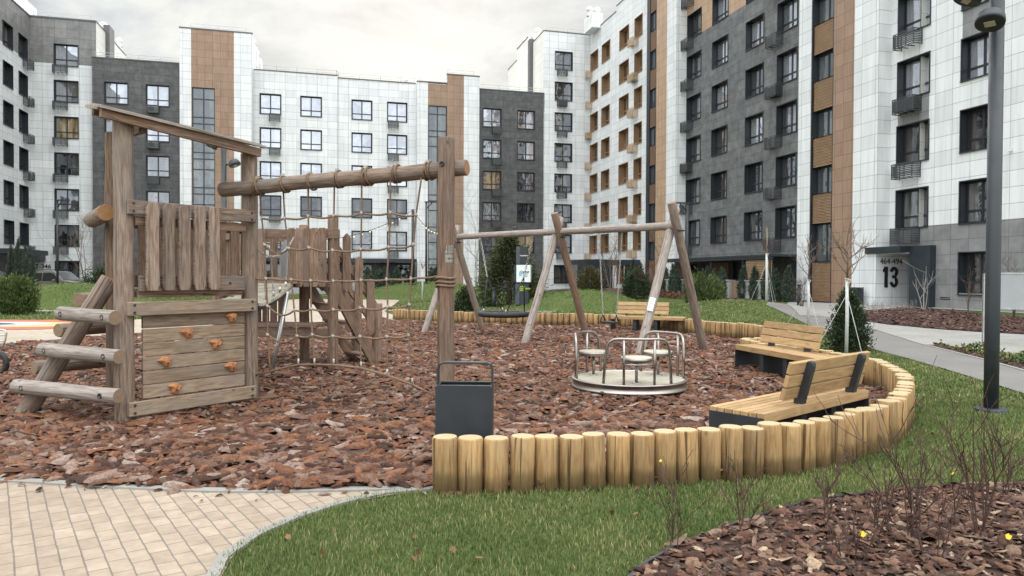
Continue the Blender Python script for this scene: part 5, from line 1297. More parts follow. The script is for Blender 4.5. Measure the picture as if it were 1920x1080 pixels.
# nest swing
def beamp(t): return Lc.lerp(Rc, t)+Zv*(BZ-.06)
nc_ = Lc.lerp(Rc, .302)+Zv*.6; NS = thing('nest_swing', 'round black nest swing hanging from the left half of the beam', 'swing', (nc_.x, nc_.y, 0)); org = Vector((nc_.x, nc_.y, 0))
mb = MB(); mb.tube([nc_+Vector((.62*math.cos(t), .62*math.sin(t), 0)) for t in np.linspace(0, 2*PI, 41)], .07, 12, False); mb.build('seat_ring', M['black'], NS, org)
mb = MB()
for i in range(9):
    x = -.5+i*.125; y = math.sqrt(.6**2-x*x)
    mb.tube([nc_+sw*x-sn*y, nc_+sw*x-Zv*.05, nc_+sw*x+sn*y], .009, 5); mb.tube([nc_+sn*x-sw*y, nc_+sn*x-Zv*.05, nc_+sn*x+sw*y], .009, 5)
mb.build('net', M['darkrope'], NS, org)
for sg, t in ((-1, .17), (1, .45)):
    hub = beamp(t); kn = hub.lerp(nc_+sw*sg*.45, .52)
    mb = MB(); chain(mb, [hub, kn], .02, .07); mb.build('chain', M['galv'], NS, org)
    mb = MB(); mb.lathe([(.04, -.05), (.055, 0), (.04, .06)], hub+Zv*.02, 10); mb.build('hanger', M['galv'], NS, org)
    for s2 in (-1, 1):
        a = nc_+(sw*(.33*sg)+sn*(.42*sg) if s2 < 0 else sw*(.47*sg)-sn*(.33*sg))
        mb = MB(); mb.tube([kn, a+Zv*.06], .016, 6); rp = mb.build('suspension_rope', M['darkrope'], NS, org); mb = MB(); mb.tube([a+Zv*.05, a+Zv*.14], .022, 6); mb.build('ferrule', M['ferrule'], rp, org)
fc = Lc.lerp(Rc, .785); FS = thing('flat_swing', 'small black flat swing seat on two chains near the right legs', 'swing', fc); org = fc.copy()
mb = MB(); mb.box(fc+Zv*.57, (.44, .18, .045), dirmat(sw)); mb.build('seat', M['black'], FS, org, .012)
for s2, t in ((-1, .741), (1, .831)):
    a = fc+sw*(s2*.2)+Zv*.6; mb = MB(); chain(mb, [beamp(t), a+Zv*.1], .014, .055); mb.build('chain', M['galv'], FS, org)
    mb = MB(); mb.tube([a-sn*.08, a+Zv*.13, a+sn*.08], .016, 6); mb.build('seat_bracket', M['black'], FS, org)

# ------------------------------------------------------------------ merry-go-round
c = Vector((1.61, 10.0, 0)); MG_ = thing('merry_go_round', 'small steel merry-go-round with round wooden platform and three seats', 'merry-go-round', c)
mb = MB(); mb.lathe([(.35, .0), (.35, .1), (.5, .1)], n=30); mb.build('base', M['black'], MG_)
mb = MB(); mb.lathe([(.6, .085), (.765, .085), (.785, .095), (.785, .115), (.77, .12), (.77, .19), (.785, .195), (.787, .21), (.775, .222), (.745, .222), (.745, .2)], n=64); mb.build('rim', M['steel'], MG_)
mb = MB()
for i in range(12):
    x0 = -.75+i*.125+.006; x1 = -.75+(i+1)*.125-.006; xm = max(abs(x0), abs(x1)); y = math.sqrt(max(.0, .745**2-xm*xm))
    y0, y1 = math.sqrt(max(0, .745**2-x0*x0)), math.sqrt(max(0, .745**2-x1*x1)); mb.prism([(x0, -y0), (x1, -y1), (x1, y1), (x0, y0)], .185, .214, 0, Matrix.Rotation(.95, 4, 'Z'))
mb.build('platform', M['deckwood'], MG_)
for k in range(3):
    th = -PI/2+.02+k*2*PI/3; rr = .735; sp = .58; K = 12; zt = .8
    def pt(a, z): return Vector((rr*math.cos(th+a), rr*math.sin(th+a), z))
    pts = [pt(-sp-.06, .215), pt(-sp-.03, .5), pt(-sp+.0, .68), pt(-sp+.05, .75), pt(-sp+.13, .79), pt(-sp+.22, zt)]
    pts += [pt(-sp+.22+(2*sp-.44)*i/K, zt) for i in range(1, K)]+[pt(sp-.22, zt), pt(sp-.13, .79), pt(sp-.05, .75), pt(sp, .68), pt(sp+.03, .5), pt(sp+.06, .215)]
    mb = MB(); mb.tube(pts, .019, 10); hr = mb.build('hand_rail', M['steel'], MG_)
    for a in (-.27, .27):
        mb = MB(); mb.tube([pt(a, .215), pt(a, zt)], .017, 10); mb.build('rail_post', M['steel'], hr)
    sc_ = Vector(((rr-.21)*math.cos(th), (rr-.21)*math.sin(th), 0))
    mb = MB(); mb.lathe([(.2, .5), (.2, .55), (.195, .556), (.001, .562)], sc_, 28); seat = mb.build('seat', M['deckwood'], MG_)
    mb = MB(); mb.lathe([(.19, .495), (.205, .497), (.205, .54), (.2, .545)], sc_, 28); mb.build('seat_rim', M['steel'], seat)
    mb = MB(); mb.tube([sc_+Zv*.215, sc_+Zv*.5], .02, 10); mb.lathe([(.055, .214), (.055, .224), (.02, .226)], sc_, 16); mb.tube([pt(-.27, .47), pt(.27, .47)], .014, 8); mb.build('seat_leg', M['steel'], seat)

# ------------------------------------------------------------------ benches
def bench(label, A, B, t0=.22, t1=1.0, W=.54, group=None):
    """A: left end of the front edge, B: right end (seen from the front), seat depth to the back (left-hand side of AB)"""
    A, B = Vector((*A, 0)), Vector((*B, 0)); L = (B-A).length; x = (B-A).normalized(); ang = math.atan2(x.y, x.x)
    t = thing('park_bench', label, 'bench', A, ang, group)
    for i in range(7):
        mb = MB(); w = W/7; mb.box((L/2, (i+.5)*w, .428 if 0 < i < 6 else .41), (L, w-.012, .044 if 0 < i < 6 else .085)); mb.build('seat_plank', M['bench'], t, None, .004)
    for xx in (.0, L):
        mb = MB(); mb.box((xx+(.02 if xx == 0 else -.02)*-.0, W/2, .2), (.012, W*.985, .43)); mb.build('end_plate', M['dark'], t, None, .003)
    for f_ in (.33, .62):
        mb = MB(); mb.box((L*f_, W/2, .2), (.1, W*.82, .38)); mb.build('support', M['dark'], t, None, .004)
    tilt = .2
    for f_ in (t0+.13, t1-.14):
        Mx = Matrix.Translation((L*f_, W-.085, .43)) @ Matrix.Rotation(PI/2, 4, 'Z') @ Matrix.Rotation(PI/2, 4, 'X')
        mb = MB(); mb.prism([(-.03, -.0), (.055, -.0), (.065, .06), (.15, .37), (.145, .405), (.11, .42), (.075, .4), (-.03, .07)], -.032, .032, 0, Mx); mb.build('back_bracket', M['dark'], t, None, .004)
    for i in range(3):
        z = .56+.118*i; y = W-.085+.0+(z-.43)*.265-.035
        mb = MB(); mb.box((L*(t0+t1)/2, y, z), (L*(t1-t0), .042, .108), Matrix.Rotation(-.26, 3, 'X')); mb.build('back_plank', M['bench'], t, None, .006)
    return t
bench('nearest bench seen from behind, slatted seat with black steel end plate by the front logs', (3.29, 7.84), (1.76, 6.5), 0.02, .78) if 0 else None
# near bench: front faces the bark (up-left), back towards the lawn
bench('nearest wooden bench, seen from behind with its two black back brackets', (3.29, 7.84), (1.76, 6.5), 0.0, .78)
bench('wooden bench facing left beside the small dark conifer and white wrapped sapling', (3.79, 12.4), (4.3, 10.3), .03, .74)
bench('distant wooden bench in front of the far log row behind the flat swing', (2.86, 21.15), (4.78, 20.35), .04, .76)

# ------------------------------------------------------------------ bin behind the front logs
BN = thing('trash_bin', 'dark rectangular litter bin with a flat strap handle behind the front log row', 'bin', (-.385, 6.05, 0), -.035)
mb = MB(); w, d, h, t = .46, .27, .7, .02
mb.box((0, -d/2+t/2, h/2), (w, t, h)); mb.box((0, d/2-t/2, h/2), (w, t, h)); mb.box((-w/2+t/2, 0, h/2), (t, d-2*t, h)); mb.box((w/2-t/2, 0, h/2), (t, d-2*t, h)); mb.box((0, 0, .1), (w-2*t, d-2*t, .02))
mb.build('body', M['dark'], BN, None, .004)
mb = MB(); mb.box((0, -d/2+.02, h-.008+.01), (w-.02, .04, .012)); mb.box((0, d/2-.02, h+.002), (w-.02, .04, .012)); mb.build('top_rim', M['dark'], BN)
mb = MB(); hw = w/2-.004; pr = [(-hw, h), (-hw, h+.12), (-hw+.012, h+.165), (-hw+.05, h+.18), (hw-.05, h+.18), (hw-.012, h+.165), (hw, h+.12), (hw, h)]
for a, b in zip(pr, pr[1:]):
    for s_ in (0,): 
        n_ = Vector((-(b[1]-a[1]), 0, b[0]-a[0])).normalized()*.007
        A, B = Vector((a[0], 0, a[1])), Vector((b[0], 0, b[1])); yv = Vector((0, .045, 0))
        mb.quad(A-yv+n_, B-yv+n_, B+yv+n_, A+yv+n_); mb.quad(A-yv-n_, A+yv-n_, B+yv-n_, B-yv-n_); mb.quad(A-yv-n_, B-yv-n_, B-yv+n_, A-yv+n_); mb.quad(A+yv-n_, A+yv+n_, B+yv+n_, B+yv-n_)
mb.build('strap_handle', M['dark'], BN)
# ------------------------------------------------------------------ street furniture
def lamp_dome(parent, org, root, d, s=1.0):
    """domed lamp head on a short arm: root on the pole, d: horizontal direction"""
    root = Vector(root); d = Vector(d).normalized()
    mb = MB(); mb.tube([root, root+d*.16*s], .022*s, 8); arm = mb.build('lamp_arm', M['dark'], parent, org)
    c = root+d*.26*s; ax = (d*.45-Zv*1.0).normalized(); R = ax.to_track_quat('Z', 'Y').to_matrix().to_4x4(); Mx = Matrix.Translation(c) @ R
    mb = MB(); mb.lathe([(.001, -.15*s), (.06*s, -.143*s), (.11*s, -.115*s), (.145*s, -.065*s), (.155*s, 0), (.152*s, .03*s), (.13*s, .035*s), (.001, .03*s)], n=28, M=Mx); hd = mb.build('lamp_head', M['dark'], arm, org)
    return c, ax, arm
M['lens'] = plain('lamp_lens', (.5, .44, .36), .3, 0, .1)
def lamp_post(label, x, y, h, heads, r=.075, z=0, rot=0):
    org = Vector((x, y, z+hz(x, y))); t = thing('street_lamp', label, 'street lamp', org)
    mb = MB(); mb.tube([org-Zv*.2, org+Zv*1.2, org+Zv*h], [r, r, r*.98], 24); mb.build('pole', M['dark'], t, org)
    mb = MB(); mb.lathe([(r*1.0, .05), (r*2.25, .045), (r*2.3, .035), (r*2.3, -.1)], org, 28); mb.build('base_plate', M['dark'], t, org)
    for zz, ang in heads:
        d = Vector((math.cos(ang), math.sin(ang), 0)); c, ax, arm = lamp_dome(t, org, org+Zv*zz+d*r*.8, d, 1.0)
        R = ax.to_track_quat('Z', 'Y').to_matrix(); mb = MB(); mb.box(c+ax*.036, (.11, .08, .012), R); mb.build('lamp_lens', M['lens'], t, org)
    return t
p = gp(1858, 772); lamp_post('tall dark lamp post on the lawn, nearest and largest, at the right edge', p.x, p.y, 5.3, [(4.56, math.radians(225)), (4.93, math.radians(170))], .079)
lamp_post('dark lamp post with two round heads seen behind the roof of the front play tower', -7.75, 19.7, 5.2, [(5.02, math.radians(200)), (4.55, math.radians(-10))], .07)
def arm_lamp(label, x, y, h, d, r=.07):
    org = Vector((x, y, hz(x, y))); t = thing('street_lamp', label, 'street lamp', org); d = Vector(d).normalized()
    mb = MB(); mb.tube([org-Zv*.2, org+Zv*h], r, 12); mb.build('pole', M['dark'], t, org)
    mb = MB(); mb.tube([org+Zv*(h-.45), org+Zv*(h-.02)+d*.4], .035, 8); mb.build('lamp_arm', M['dark'], t, org)
    mb = MB(); mb.box(org+Zv*(h+.02)+d*.35, (.95, .16, .07), dirmat(d)); mb.build('lamp_head', M['dark'], t, org)
    mb = MB(); mb.lathe([(r*2.2, 0), (r*2.2, .05), (r, .06)], org, 14); mb.build('base_plate', M['dark'], t, org)
arm_lamp('dark lamp post with a flat angled head in front of the left white block', (108-960)/1371*45, 45, 6.1, (1, -.3, 0))
arm_lamp('slim dark lamp post with flat angled head, seen through the rope net', (799-960)/1371*50, 50, 5.55, (-.2, 1, 0) if 0 else (1, 0.2, 0))
arm_lamp('dark lamp post with its arm to the left before the dark block', (1288-960)/1371*38.5, 38.5, 5.35, (-1, -.1, 0))
org = Vector(((774-960)/1371*50, 50, hz((774-960)/1371*50, 50))); t = thing('light_string_pole', 'plain dark pole with a base plate that carries the light string', 'pole', org)
mb = MB(); mb.tube([org-Zv*.2, org+Zv*5.1], .1, 12); mb.build('pole', M['dark'], t, org); mb = MB(); mb.lathe([(.3, 0), (.3, .05), (.1, .06)], org, 14); mb.build('base_plate', M['dark'], t, org)
SL = thing('string_lights', 'drooping string of small bulbs between the poles behind the rope net', 'string lights', (0, 0, 0)); 
bulb = None
def string(a, b, sag, n, dx):
    global bulb
    P = catn(a, b, sag, 24); mb = MB(); mb.tube(P, .018, 5, False); mb.build('cable', M['darkrope'], SL, (0, 0, 0))
    for i in range(1, n):
        f_ = i/n; q = Vector(a).lerp(Vector(b), f_)-Zv*(sag*4*f_*(1-f_)+.07)
        if bulb is None:
            mb = MB(); mb.lathe([(.03, .07), (.035, .03), (.03, .025)], n=8); mb.lathe([(.03, .025), (.06, -.01), (.062, -.04), (.04, -.08), (.001, -.095)], n=8, mi=1); bulb = mb.mesh('bulb', [M['dark'], M['bulb']])
        o = bpy.data.objects.new('bulb', bulb); COL.objects.link(o); o.parent = SL; o.location = q
m, nt, b_ = mat('bulb'); b_.inputs['Base Color'].default_value = (.8, .76, .65, 1); b_.inputs['Roughness'].default_value = .15; b_.inputs['Emission Color'].default_value = (1, .85, .6, 1); b_.inputs['Emission Strength'].default_value = .25; M['bulb'] = m
pa = org+Zv*5.05; string(pa, EYEV+ray(848, 428)*46, .75, 14, 0); string(pa, EYEV+ray(560, 452)*40, .55, 14, 0); string(EYEV+ray(560, 452)*40, EYEV+ray(420, 405)*34, .7, 12, 0)
# bollards
for px, Y_, lab in ((926, 36.5, 'short dark bollard light in the grass left of the spruce'), (1498, 34.5, 'short dark bollard light at the bark bed by the right junipers')):
    x = (px-960)/1371*Y_; o_ = Vector((x, Y_, hz(x, Y_))); t = thing('bollard_light', lab, 'bollard', o_)
    mb = MB(); mb.tube([o_-Zv*.1, o_+Zv*.85], .085, 14); mb.build('post', M['dark'], t, o_); mb = MB(); mb.lathe([(.085, .85), (.06, .86), (.06, .93), (.095, .94), (.095, 1.0), (.001, 1.01)], o_, 14); mb.build('lamp_head', M['dark'], t, o_)
# information pylon
sx, sy = (981-960)/1371*35.5, 35.5; o_ = Vector((sx, sy, hz(sx, sy)-.05)); z0 = 1.6
t = thing('sign_pylon', 'stacked dark information pylon with a white sign box in front of the spruce', 'sign', o_)
rz = -.12; Rm = RZ(rz)
def sbox(name, x0, x1, za, zb, d0, d1, m, parent=None, mi=0):
    mb = MB(); c = Vector(((x0+x1)/2, (d0+d1)/2, (za+zb)/2)); mb.box(o_+Rm @ c, (x1-x0, d1-d0, zb-za), Rm); return mb.build(name, m, parent or t, o_, .006)
M['sgrey'] = plain('slate_sign_side', (.06, .065, .085), .5, 0, .08)
sbox('lower_block', -.34, .28, 0, 1.05, -.2, .2, M['dark']); sbox('lower_block_side', -.36, -.16, .02, 1.04, -.215, .1, M['sgrey'])
wb = sbox('white_sign_box', -.31, .37, 1.12, 1.95, -.24, .22, M['white']); sbox('sign_box_side', -.43, -.32, 1.12, 1.95, -.2, .22, M['dark'])
sbox('upper_block', -.14, .23, 2.0, 2.83, -.2, .2, M['dark']); sbox('upper_block_side', -.33, -.14, 2.0, 2.83, -.215, .15, M['sgrey'])
class SF:                       # text plane of the pylon
    ang = rz
    @staticmethod
    def P(a, d, z): return o_ + Rm @ Vector((a, d, z))
M['lime'] = plain('lime_letters', (.35, .5, .03), .6, 0, .03); M['logo'] = plain('pale_blue_logo', (.18, .45, .62), .6, 0, .05); M['pale'] = plain('pale_letters', (.6, .62, .55), .6, 0, .03)
text('Терминал', .085, SF, .04, 2.4, 'sign_text', M['pale'], t, o_, d=-.206, off=.003, ext=.004)
for i, s in enumerate(('тихий', 'детский двор', 'двор')): text(s, .1, SF, -.03+(.0 if i % 2 == 0 else .06), .9-.085*i, 'sign_text', M['lime'], t, o_, d=-.206, off=.004, ext=.004)
mb = MB()
Mx = Matrix.Translation(o_) @ Rm.to_4x4() @ Matrix.Translation((-.09, -.248, 1.55)) @ Matrix.Rotation(PI/2, 4, 'X')
mb.prism([(-.09, -.12), (.04, -.12), (.04, -.09), (-.05, -.08), (-.05, .05), (.0, .1), (.04, .1), (.04, .14), (-.0, .14), (-.09, .06)], -.004, .004, 0, Mx); mb.prism([(-.04, -.07), (.04, -.08), (.04, .08), (.0, .08), (-.04, .04)], -.004, .003, 0, Mx); mb.build('logo', M['logo'], wb, o_)
for i, (s, z, sz) in enumerate((('ДВОР', 1.59, .13), ('жилой', 1.47, .07), ('квартал', 1.4, .06))): text(s, sz, SF, .12, z, 'sign_text', M['dark'] if i == 0 else M['logo'], t, o_, d=-.247, off=.004, ext=.003)
# notice board seen from the back, right edge
nb0 = Vector((10.72, 16.6, 0)); nb0.z = hz(10.72, 16.6); t = thing('notice_board', 'pale grey notice board on thin posts, half hidden by the big lamp post', 'notice board', nb0)
d = Vector((1, -.12, 0)).normalized(); 
for k in (0, 2.05): mb = MB(); mb.box(nb0+d*k+Zv*.8, (.05, .06, 1.75), dirmat(d)); mb.build('post', M['galv'], t, nb0)
mb = MB(); mb.box(nb0+d*1.02+Zv*1.28, (1.98, .03, .78), dirmat(d)); mb.build('panel', M['lightgrey'], t, nb0, .004)
for z in (1.68, .88): mb = MB(); mb.box(nb0+d*1.02+Zv*z, (2.0, .05, .035), dirmat(d)); mb.build('panel_frame', M['galv'], t, nb0)
# bin at the entrance
q = W3(25.3, 30.0, 0); q.z = hz(q.x, q.y); t = thing('trash_bin', 'grey and black litter bin standing left of the entrance number 13', 'bin', q, YAW-PI/2)
mb = MB(); mb.box((0, 0, .4), (.5, .4, .8)); mb.build('body', M['dark'], t, None, .01); mb = MB(); mb.box((0, -.208, .34), (.42, .015, .62)); mb.build('front_panel', M['sgrey2'] if 'sgrey2' in M else M['lightgrey'], t); mb = MB(); mb.box((0, 0, .83), (.5, .4, .05)); mb.build('lid', M['dark'], t, None, .008)
# steel tube frame at the left edge of the photo
tb = Vector((-7.55, 11.0, 0)); t = thing('tube_frame', 'bright bent steel tube frame with crossbars at the left edge on the bark', 'play equipment', tb)
a = gp(3, 655); 
o2 = Vector((a.x-.35, a.y, 0)); t.location = o2
def fr3(px, py): 
    d = ray(px, py); return EYEV+d*(a.y/d.y)
mb = MB(); pts = [fr3(-50, 665), fr3(-40, 618), fr3(-30, 617.5), fr3(5, 618.5), fr3(10, 620), fr3(12, 625), fr3(9, 640), fr3(1, 664)]; mb.tube(pts, .02, 8); mb.build('bent_tube', M['galv'], t, o2)
for y in (629, 640): mb = MB(); mb.tube([fr3(-42, y), fr3(10.5-(y-629)*.25, y)], .014, 8); mb.build('crossbar', M['galv'], t, o2)
wc = gp(-8, 706); wc.z = .2; mb = MB(); mb.tube([wc+Vector((.17*math.cos(k), .03*0, .17*math.sin(k))) for k in np.linspace(0, 2*PI, 21)], .045, 10, False); o = mb.build('tyre', M['black'], None, (wc.x, wc.y, 0)); tag(o, 'black rubber tyre half outside the left edge on the bark', 'tyre')

# ------------------------------------------------------------------ cars behind the left mound
def car(label, x, y, ang, paint, suv=True):
    t = thing('parked_car', label, 'car', (x, y, hz(x, y)+.03), ang)
    L, W_, Hh = 4.75, 1.86, 1.78
    side = [(-2.35, .42), (-2.37, .8), (-2.33, 1.02), (-2.28, 1.08), (-2.12, 1.62), (-1.98, 1.72), (.2, 1.77), (.62, 1.7), (1.28, 1.13), (2.1, 1.02), (2.32, .88), (2.38, .6), (2.33, .36)]
    low = [(1.92, .3), (1.9, .5), (1.75, .68), (1.5, .76), (1.25, .68), (1.1, .5), (1.08, .28), (-1.08, .28), (-1.1, .5), (-1.25, .68), (-1.5, .76), (-1.75, .68), (-1.9, .5), (-1.92, .32)]
    poly = side+low; n = len(poly); mb = MB()
    def wid(z): return W_/2*(1 if z < 1.0 else 1-.2*((z-1.0)/.75))
    for lay, s_ in ((0, -1), (1, -.97), (2, .97), (3, 1)):
        for px, pz in poly:
            e = .06 if abs(s_) == 1 else 0
            mb.v.append((px*(1-e*.12), wid(pz)*s_*(1 if abs(s_) < 1 else .98), pz-(e*.3 if pz > 1 else -e*.2)))
    for l in range(3):
        for i in range(n):
            j = (i+1) % n; mb.face((l*n+j, l*n+i, (l+1)*n+i, (l+1)*n+j), [(0, 0)]*4, 0, True)
    mb.face(list(range(n)), [(0, 0)]*n); mb.face(list(range(3*n, 4*n))[::-1], [(0, 0)]*n)
    bd = mb.build('body', paint, t)
    for s_ in (-1, 1):
        for quad in ([(-2.06, 1.1), (-1.22, 1.1), (-1.2, 1.6), (-1.96, 1.6)], [(-1.14, 1.1), (-.28, 1.1), (-.3, 1.63), (-1.12, 1.61)], [(-.2, 1.1), (.98, 1.12), (.55, 1.6), (.2, 1.65), (-.22, 1.63)]):
            mb = MB(); k = len(quad); ids = []
            for px, pz in quad: mb.v.append((px, (wid(pz)+.006)*s_, pz))
            mb.face(range(k) if s_ < 0 else list(range(k))[::-1], [(0, 0)]*k); mb.build('side_window', M['carglass'], t)
        for wx in (-1.5, 1.5):
            mb = MB(); Mx = Matrix.Translation((wx, s_*(W_/2-.12), .36)) @ Matrix.Rotation(PI/2*s_*-1, 4, 'X'); mb.lathe([(.001, -.1), (.3, -.1), (.355, -.07), (.36, .05), (.34, .1), (.23, .105)], n=24, M=Mx); wh = mb.build('wheel', M['black'], t)
            mb = MB(); mb.lathe([(.23, .1), (.22, .085), (.08, .1), (.001, .105)], n=12, M=Mx); mb.build('rim', M['galv'], wh)
        mb = MB(); mb.box((.72, s_*(W_/2+.1), 1.14), (.14, .2, .15)); mb.build('wing_mirror', paint, t, None, .03)
        mb = MB(); mb.tube([(-1.9, s_*.66, 1.78), (-1.7, s_*.66, 1.83), (.1, s_*.66, 1.85), (.3, s_*.66, 1.8)], .022, 6); mb.build('roof_rail', M['dark'], t)
        mb = MB(); mb.box((2.24, s_*.72, .86), (.2, .3, .14)); mb.build('headlight', M['white'], t, None, .03)
        mb = MB(); mb.box((-2.31, s_*.78, 1.1), (.06, .14, .4)); mb.build('tail_light', M['hold'], t, None, .02)
        mb = MB()
        for px in (-1.18, -.24, .9): mb.box((px, s_*(wid(.8)+.001), .78), (.012, .012, .6))
        mb.build('door_gap', M['dark'], t)
    mb = MB(); mb.quad((.66, -.68, 1.69), (1.29, -.82, 1.145), (1.29, .82, 1.145), (.66, .68, 1.69)); mb.v = [(v[0]+.02, v[1], v[2]+.012) for v in mb.v]; mb.build('windscreen', M['carglass2'], t)
    mb = MB(); mb.box((2.36, 0, .62), (.05, 1.1, .2)); mb.build('grille', M['dark'], t)
    return t
m, nt, b_ = mat('car_glass'); b_.inputs['Base Color'].default_value = (.012, .013, .014, 1); b_.inputs['Roughness'].default_value = .08; M['carglass'] = m
m, nt, b_ = mat('car_windscreen'); b_.inputs['Base Color'].default_value = (.1, .11, .11, 1); b_.inputs['Roughness'].default_value = .08; b_.inputs['Specular IOR Level'].default_value = 1; M['carglass2'] = m
def paint(name, c, me=.3):
    m, nt, b_ = mat(name); b_.inputs['Base Color'].default_value = (*c, 1); b_.inputs['Metallic'].default_value = me; b_.inputs['Roughness'].default_value = .35; b_.inputs['Coat Weight'].default_value = .6; b_.inputs['Coat Roughness'].default_value = .08; return m
cx, cy = (103-960)/1371*50, 50
car('silver grey estate car parked behind the grass mound on the left', cx, cy, -.12, paint('silver_paint', (.2, .19, .17)))
car('white car at the far left edge, mostly cut off by the frame', (-22-960)/1371*52, 52, -.1, paint('white_paint', (.6, .6, .6), 0))

# ------------------------------------------------------------------ vegetation
def leafmat(name, stops, rough=.6):
    m, nt, b = mat(name)
    at = N(nt, 'ShaderNodeAttribute'); at.attribute_name = 'tone'; r = ramp(nt, stops, at.outputs['Fac']); lk(nt, r.outputs[0], b.inputs['Base Color']); b.inputs['Roughness'].default_value = rough; b.inputs['Specular IOR Level'].default_value = .25; return m
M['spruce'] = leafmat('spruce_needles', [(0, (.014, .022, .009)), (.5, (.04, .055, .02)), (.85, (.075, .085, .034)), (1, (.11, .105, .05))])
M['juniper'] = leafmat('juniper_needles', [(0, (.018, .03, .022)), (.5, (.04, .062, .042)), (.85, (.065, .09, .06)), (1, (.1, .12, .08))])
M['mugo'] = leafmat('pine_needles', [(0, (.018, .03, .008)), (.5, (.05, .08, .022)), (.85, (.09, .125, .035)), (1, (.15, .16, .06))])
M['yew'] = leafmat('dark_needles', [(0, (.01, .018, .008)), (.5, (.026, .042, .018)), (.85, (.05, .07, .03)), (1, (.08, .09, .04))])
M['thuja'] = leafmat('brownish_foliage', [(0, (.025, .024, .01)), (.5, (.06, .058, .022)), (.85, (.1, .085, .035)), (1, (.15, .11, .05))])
M['cover'] = leafmat('ground_cover', [(0, (.025, .045, .015)), (.5, (.06, .1, .03)), (.8, (.12, .15, .05)), (.93, (.3, .24, .07)), (1, (.28, .12, .06))])
M['redleaf'] = leafmat('brown_leaves', [(0, (.06, .03, .018)), (.5, (.13, .065, .035)), (.85, (.2, .1, .05)), (1, (.28, .16, .09))])
M['yellowleaf'] = leafmat('yellow_leaf', [(0, (.55, .4, .03)), (1, (.7, .55, .05))])
def needles(name, base, dirs, ln, wd, m, parent, tone=None, seed=1):
    """many small leaf blades: base (n,3), dirs (n,3), one folded blade each"""
    g = np.random.default_rng(seed); n = len(base); d = dirs/np.linalg.norm(dirs, axis=1, keepdims=True); r = g.normal(size=(n, 3)); s = np.cross(d, r); s /= np.linalg.norm(s, axis=1, keepdims=True)
    l = (ln*g.uniform(.6, 1.3, n))[:, None]; w = (wd*g.uniform(.7, 1.3, n))[:, None]
    Q = np.stack([base-s*w*.3, base+s*w*.3, base+d*l*.55+s*w*.5, base+d*l, base+d*l*.55-s*w*.5], 1)
    idx = (np.arange(n)*5)[:, None]; loops = (np.array([[0, 1, 2, 3, 4]])+idx).ravel()
    me = bpy.data.meshes.new(name); me.vertices.add(n*5); me.loops.add(n*5); me.polygons.add(n)
    me.vertices.foreach_set('co', Q.astype(np.float32).ravel()); me.loops.foreach_set('vertex_index', loops.astype(np.int32)); me.polygons.foreach_set('loop_start', (np.arange(n)*5).astype(np.int32))
    t = g.uniform(0, 1, n) if tone is None else np.clip(tone+g.normal(0, .13, n), 0, 1)
    me.attributes.new('tone', 'FLOAT', 'POINT').data.foreach_set('value', np.repeat(t, 5).astype(np.float32)); me.update(calc_edges=True); me.materials.append(m)
    o = bpy.data.objects.new(name, me); COL.objects.link(o); o.parent = parent; return o
def cone_plant(name, label, cat, loc, h, r, m, prof, n, ln, wd, up=.8, clump=.25, group=None, seed=3, trunk=True):
    """conifer whose outline follows prof(t); clumped, with hollows"""
    g = np.random.default_rng(seed); t = thing(name, label, cat, loc, 0, group)
    nc = max(24, int(n/26)); ct = g.beta(1.1, 1.35, nc); ca = g.uniform(0, 2*PI, nc); cr_ = prof(ct)*r*g.uniform(.55, 1.0, nc)*np.where(g.random(nc) < .12, 1.14, 1)
    C = np.stack([np.cos(ca)*cr_, np.sin(ca)*cr_, ct*h+.04], 1); ctone = g.uniform(.1, .9, nc)
    k = g.integers(0, nc, n); sp = clump*r*(.6+.6*prof(ct[k]))
    P = C[k]+g.normal(size=(n, 3))*np.stack([sp*.5, sp*.5, sp*.8], 1)
    P[:, 2] = np.clip(P[:, 2], .02, None)
    ax = np.stack([P[:, 0], P[:, 1], np.zeros(n)], 1); ax /= np.linalg.norm(ax, axis=1, keepdims=True)+1e-6
    D = ax*(1-up)+np.array([0, 0, up])+g.normal(size=(n, 3))*.28
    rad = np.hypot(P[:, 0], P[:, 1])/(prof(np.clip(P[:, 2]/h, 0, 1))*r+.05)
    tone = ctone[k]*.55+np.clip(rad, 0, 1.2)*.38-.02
    needles('foliage', P, D, ln, wd, m, t, tone, seed+1)
    if trunk:
        mb = MB(); mb.tube([(0, 0, -.1), (0, 0, h*.5), (.01, 0, h*.93)], [r*.08+.012, r*.05+.01, .006], 7); mb.build('trunk', M['bark_twig'], t)
    return t
def prof_jun(t): return np.where(t < .22, .55+.45*(t/.22), np.maximum(1-(t-.22)/.8, 0)**.8)+.02
def prof_spr(t): return np.maximum(1-t, 0)**.85*(.86+.14*np.cos(t*40))+.015
def prof_egg(t): return np.sqrt(np.maximum(1-(2*t-.75)**2/1.6, .02))*np.where(t > .9, np.maximum(0.05, (1-t)*10), 1)
def prof_cone(t): return np.where(t < .12, .75+.25*t/.12, np.maximum(1-(t-.12)/.9, 0)**.7)+.02
def prof_ball(t): return np.sqrt(np.maximum(1-(1.7*t-.7)**2, .02))
def at(px, Y_, z=0): x = (px-960)/1371*Y_; return (x, Y_, hz(x, Y_)-.02+z)
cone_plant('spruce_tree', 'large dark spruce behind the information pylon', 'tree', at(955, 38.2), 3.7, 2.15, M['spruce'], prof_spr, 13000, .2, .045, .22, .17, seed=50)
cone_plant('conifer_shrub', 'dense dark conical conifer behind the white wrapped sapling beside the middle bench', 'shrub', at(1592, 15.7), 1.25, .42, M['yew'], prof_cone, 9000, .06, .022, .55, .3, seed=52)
cone_plant('pine_shrub', 'round mountain pine at the left edge in front of the grass mound', 'shrub', at(28, 28.6), 1.35, .72, M['mugo'], prof_ball, 9000, .13, .03, .7, .22, seed=54)
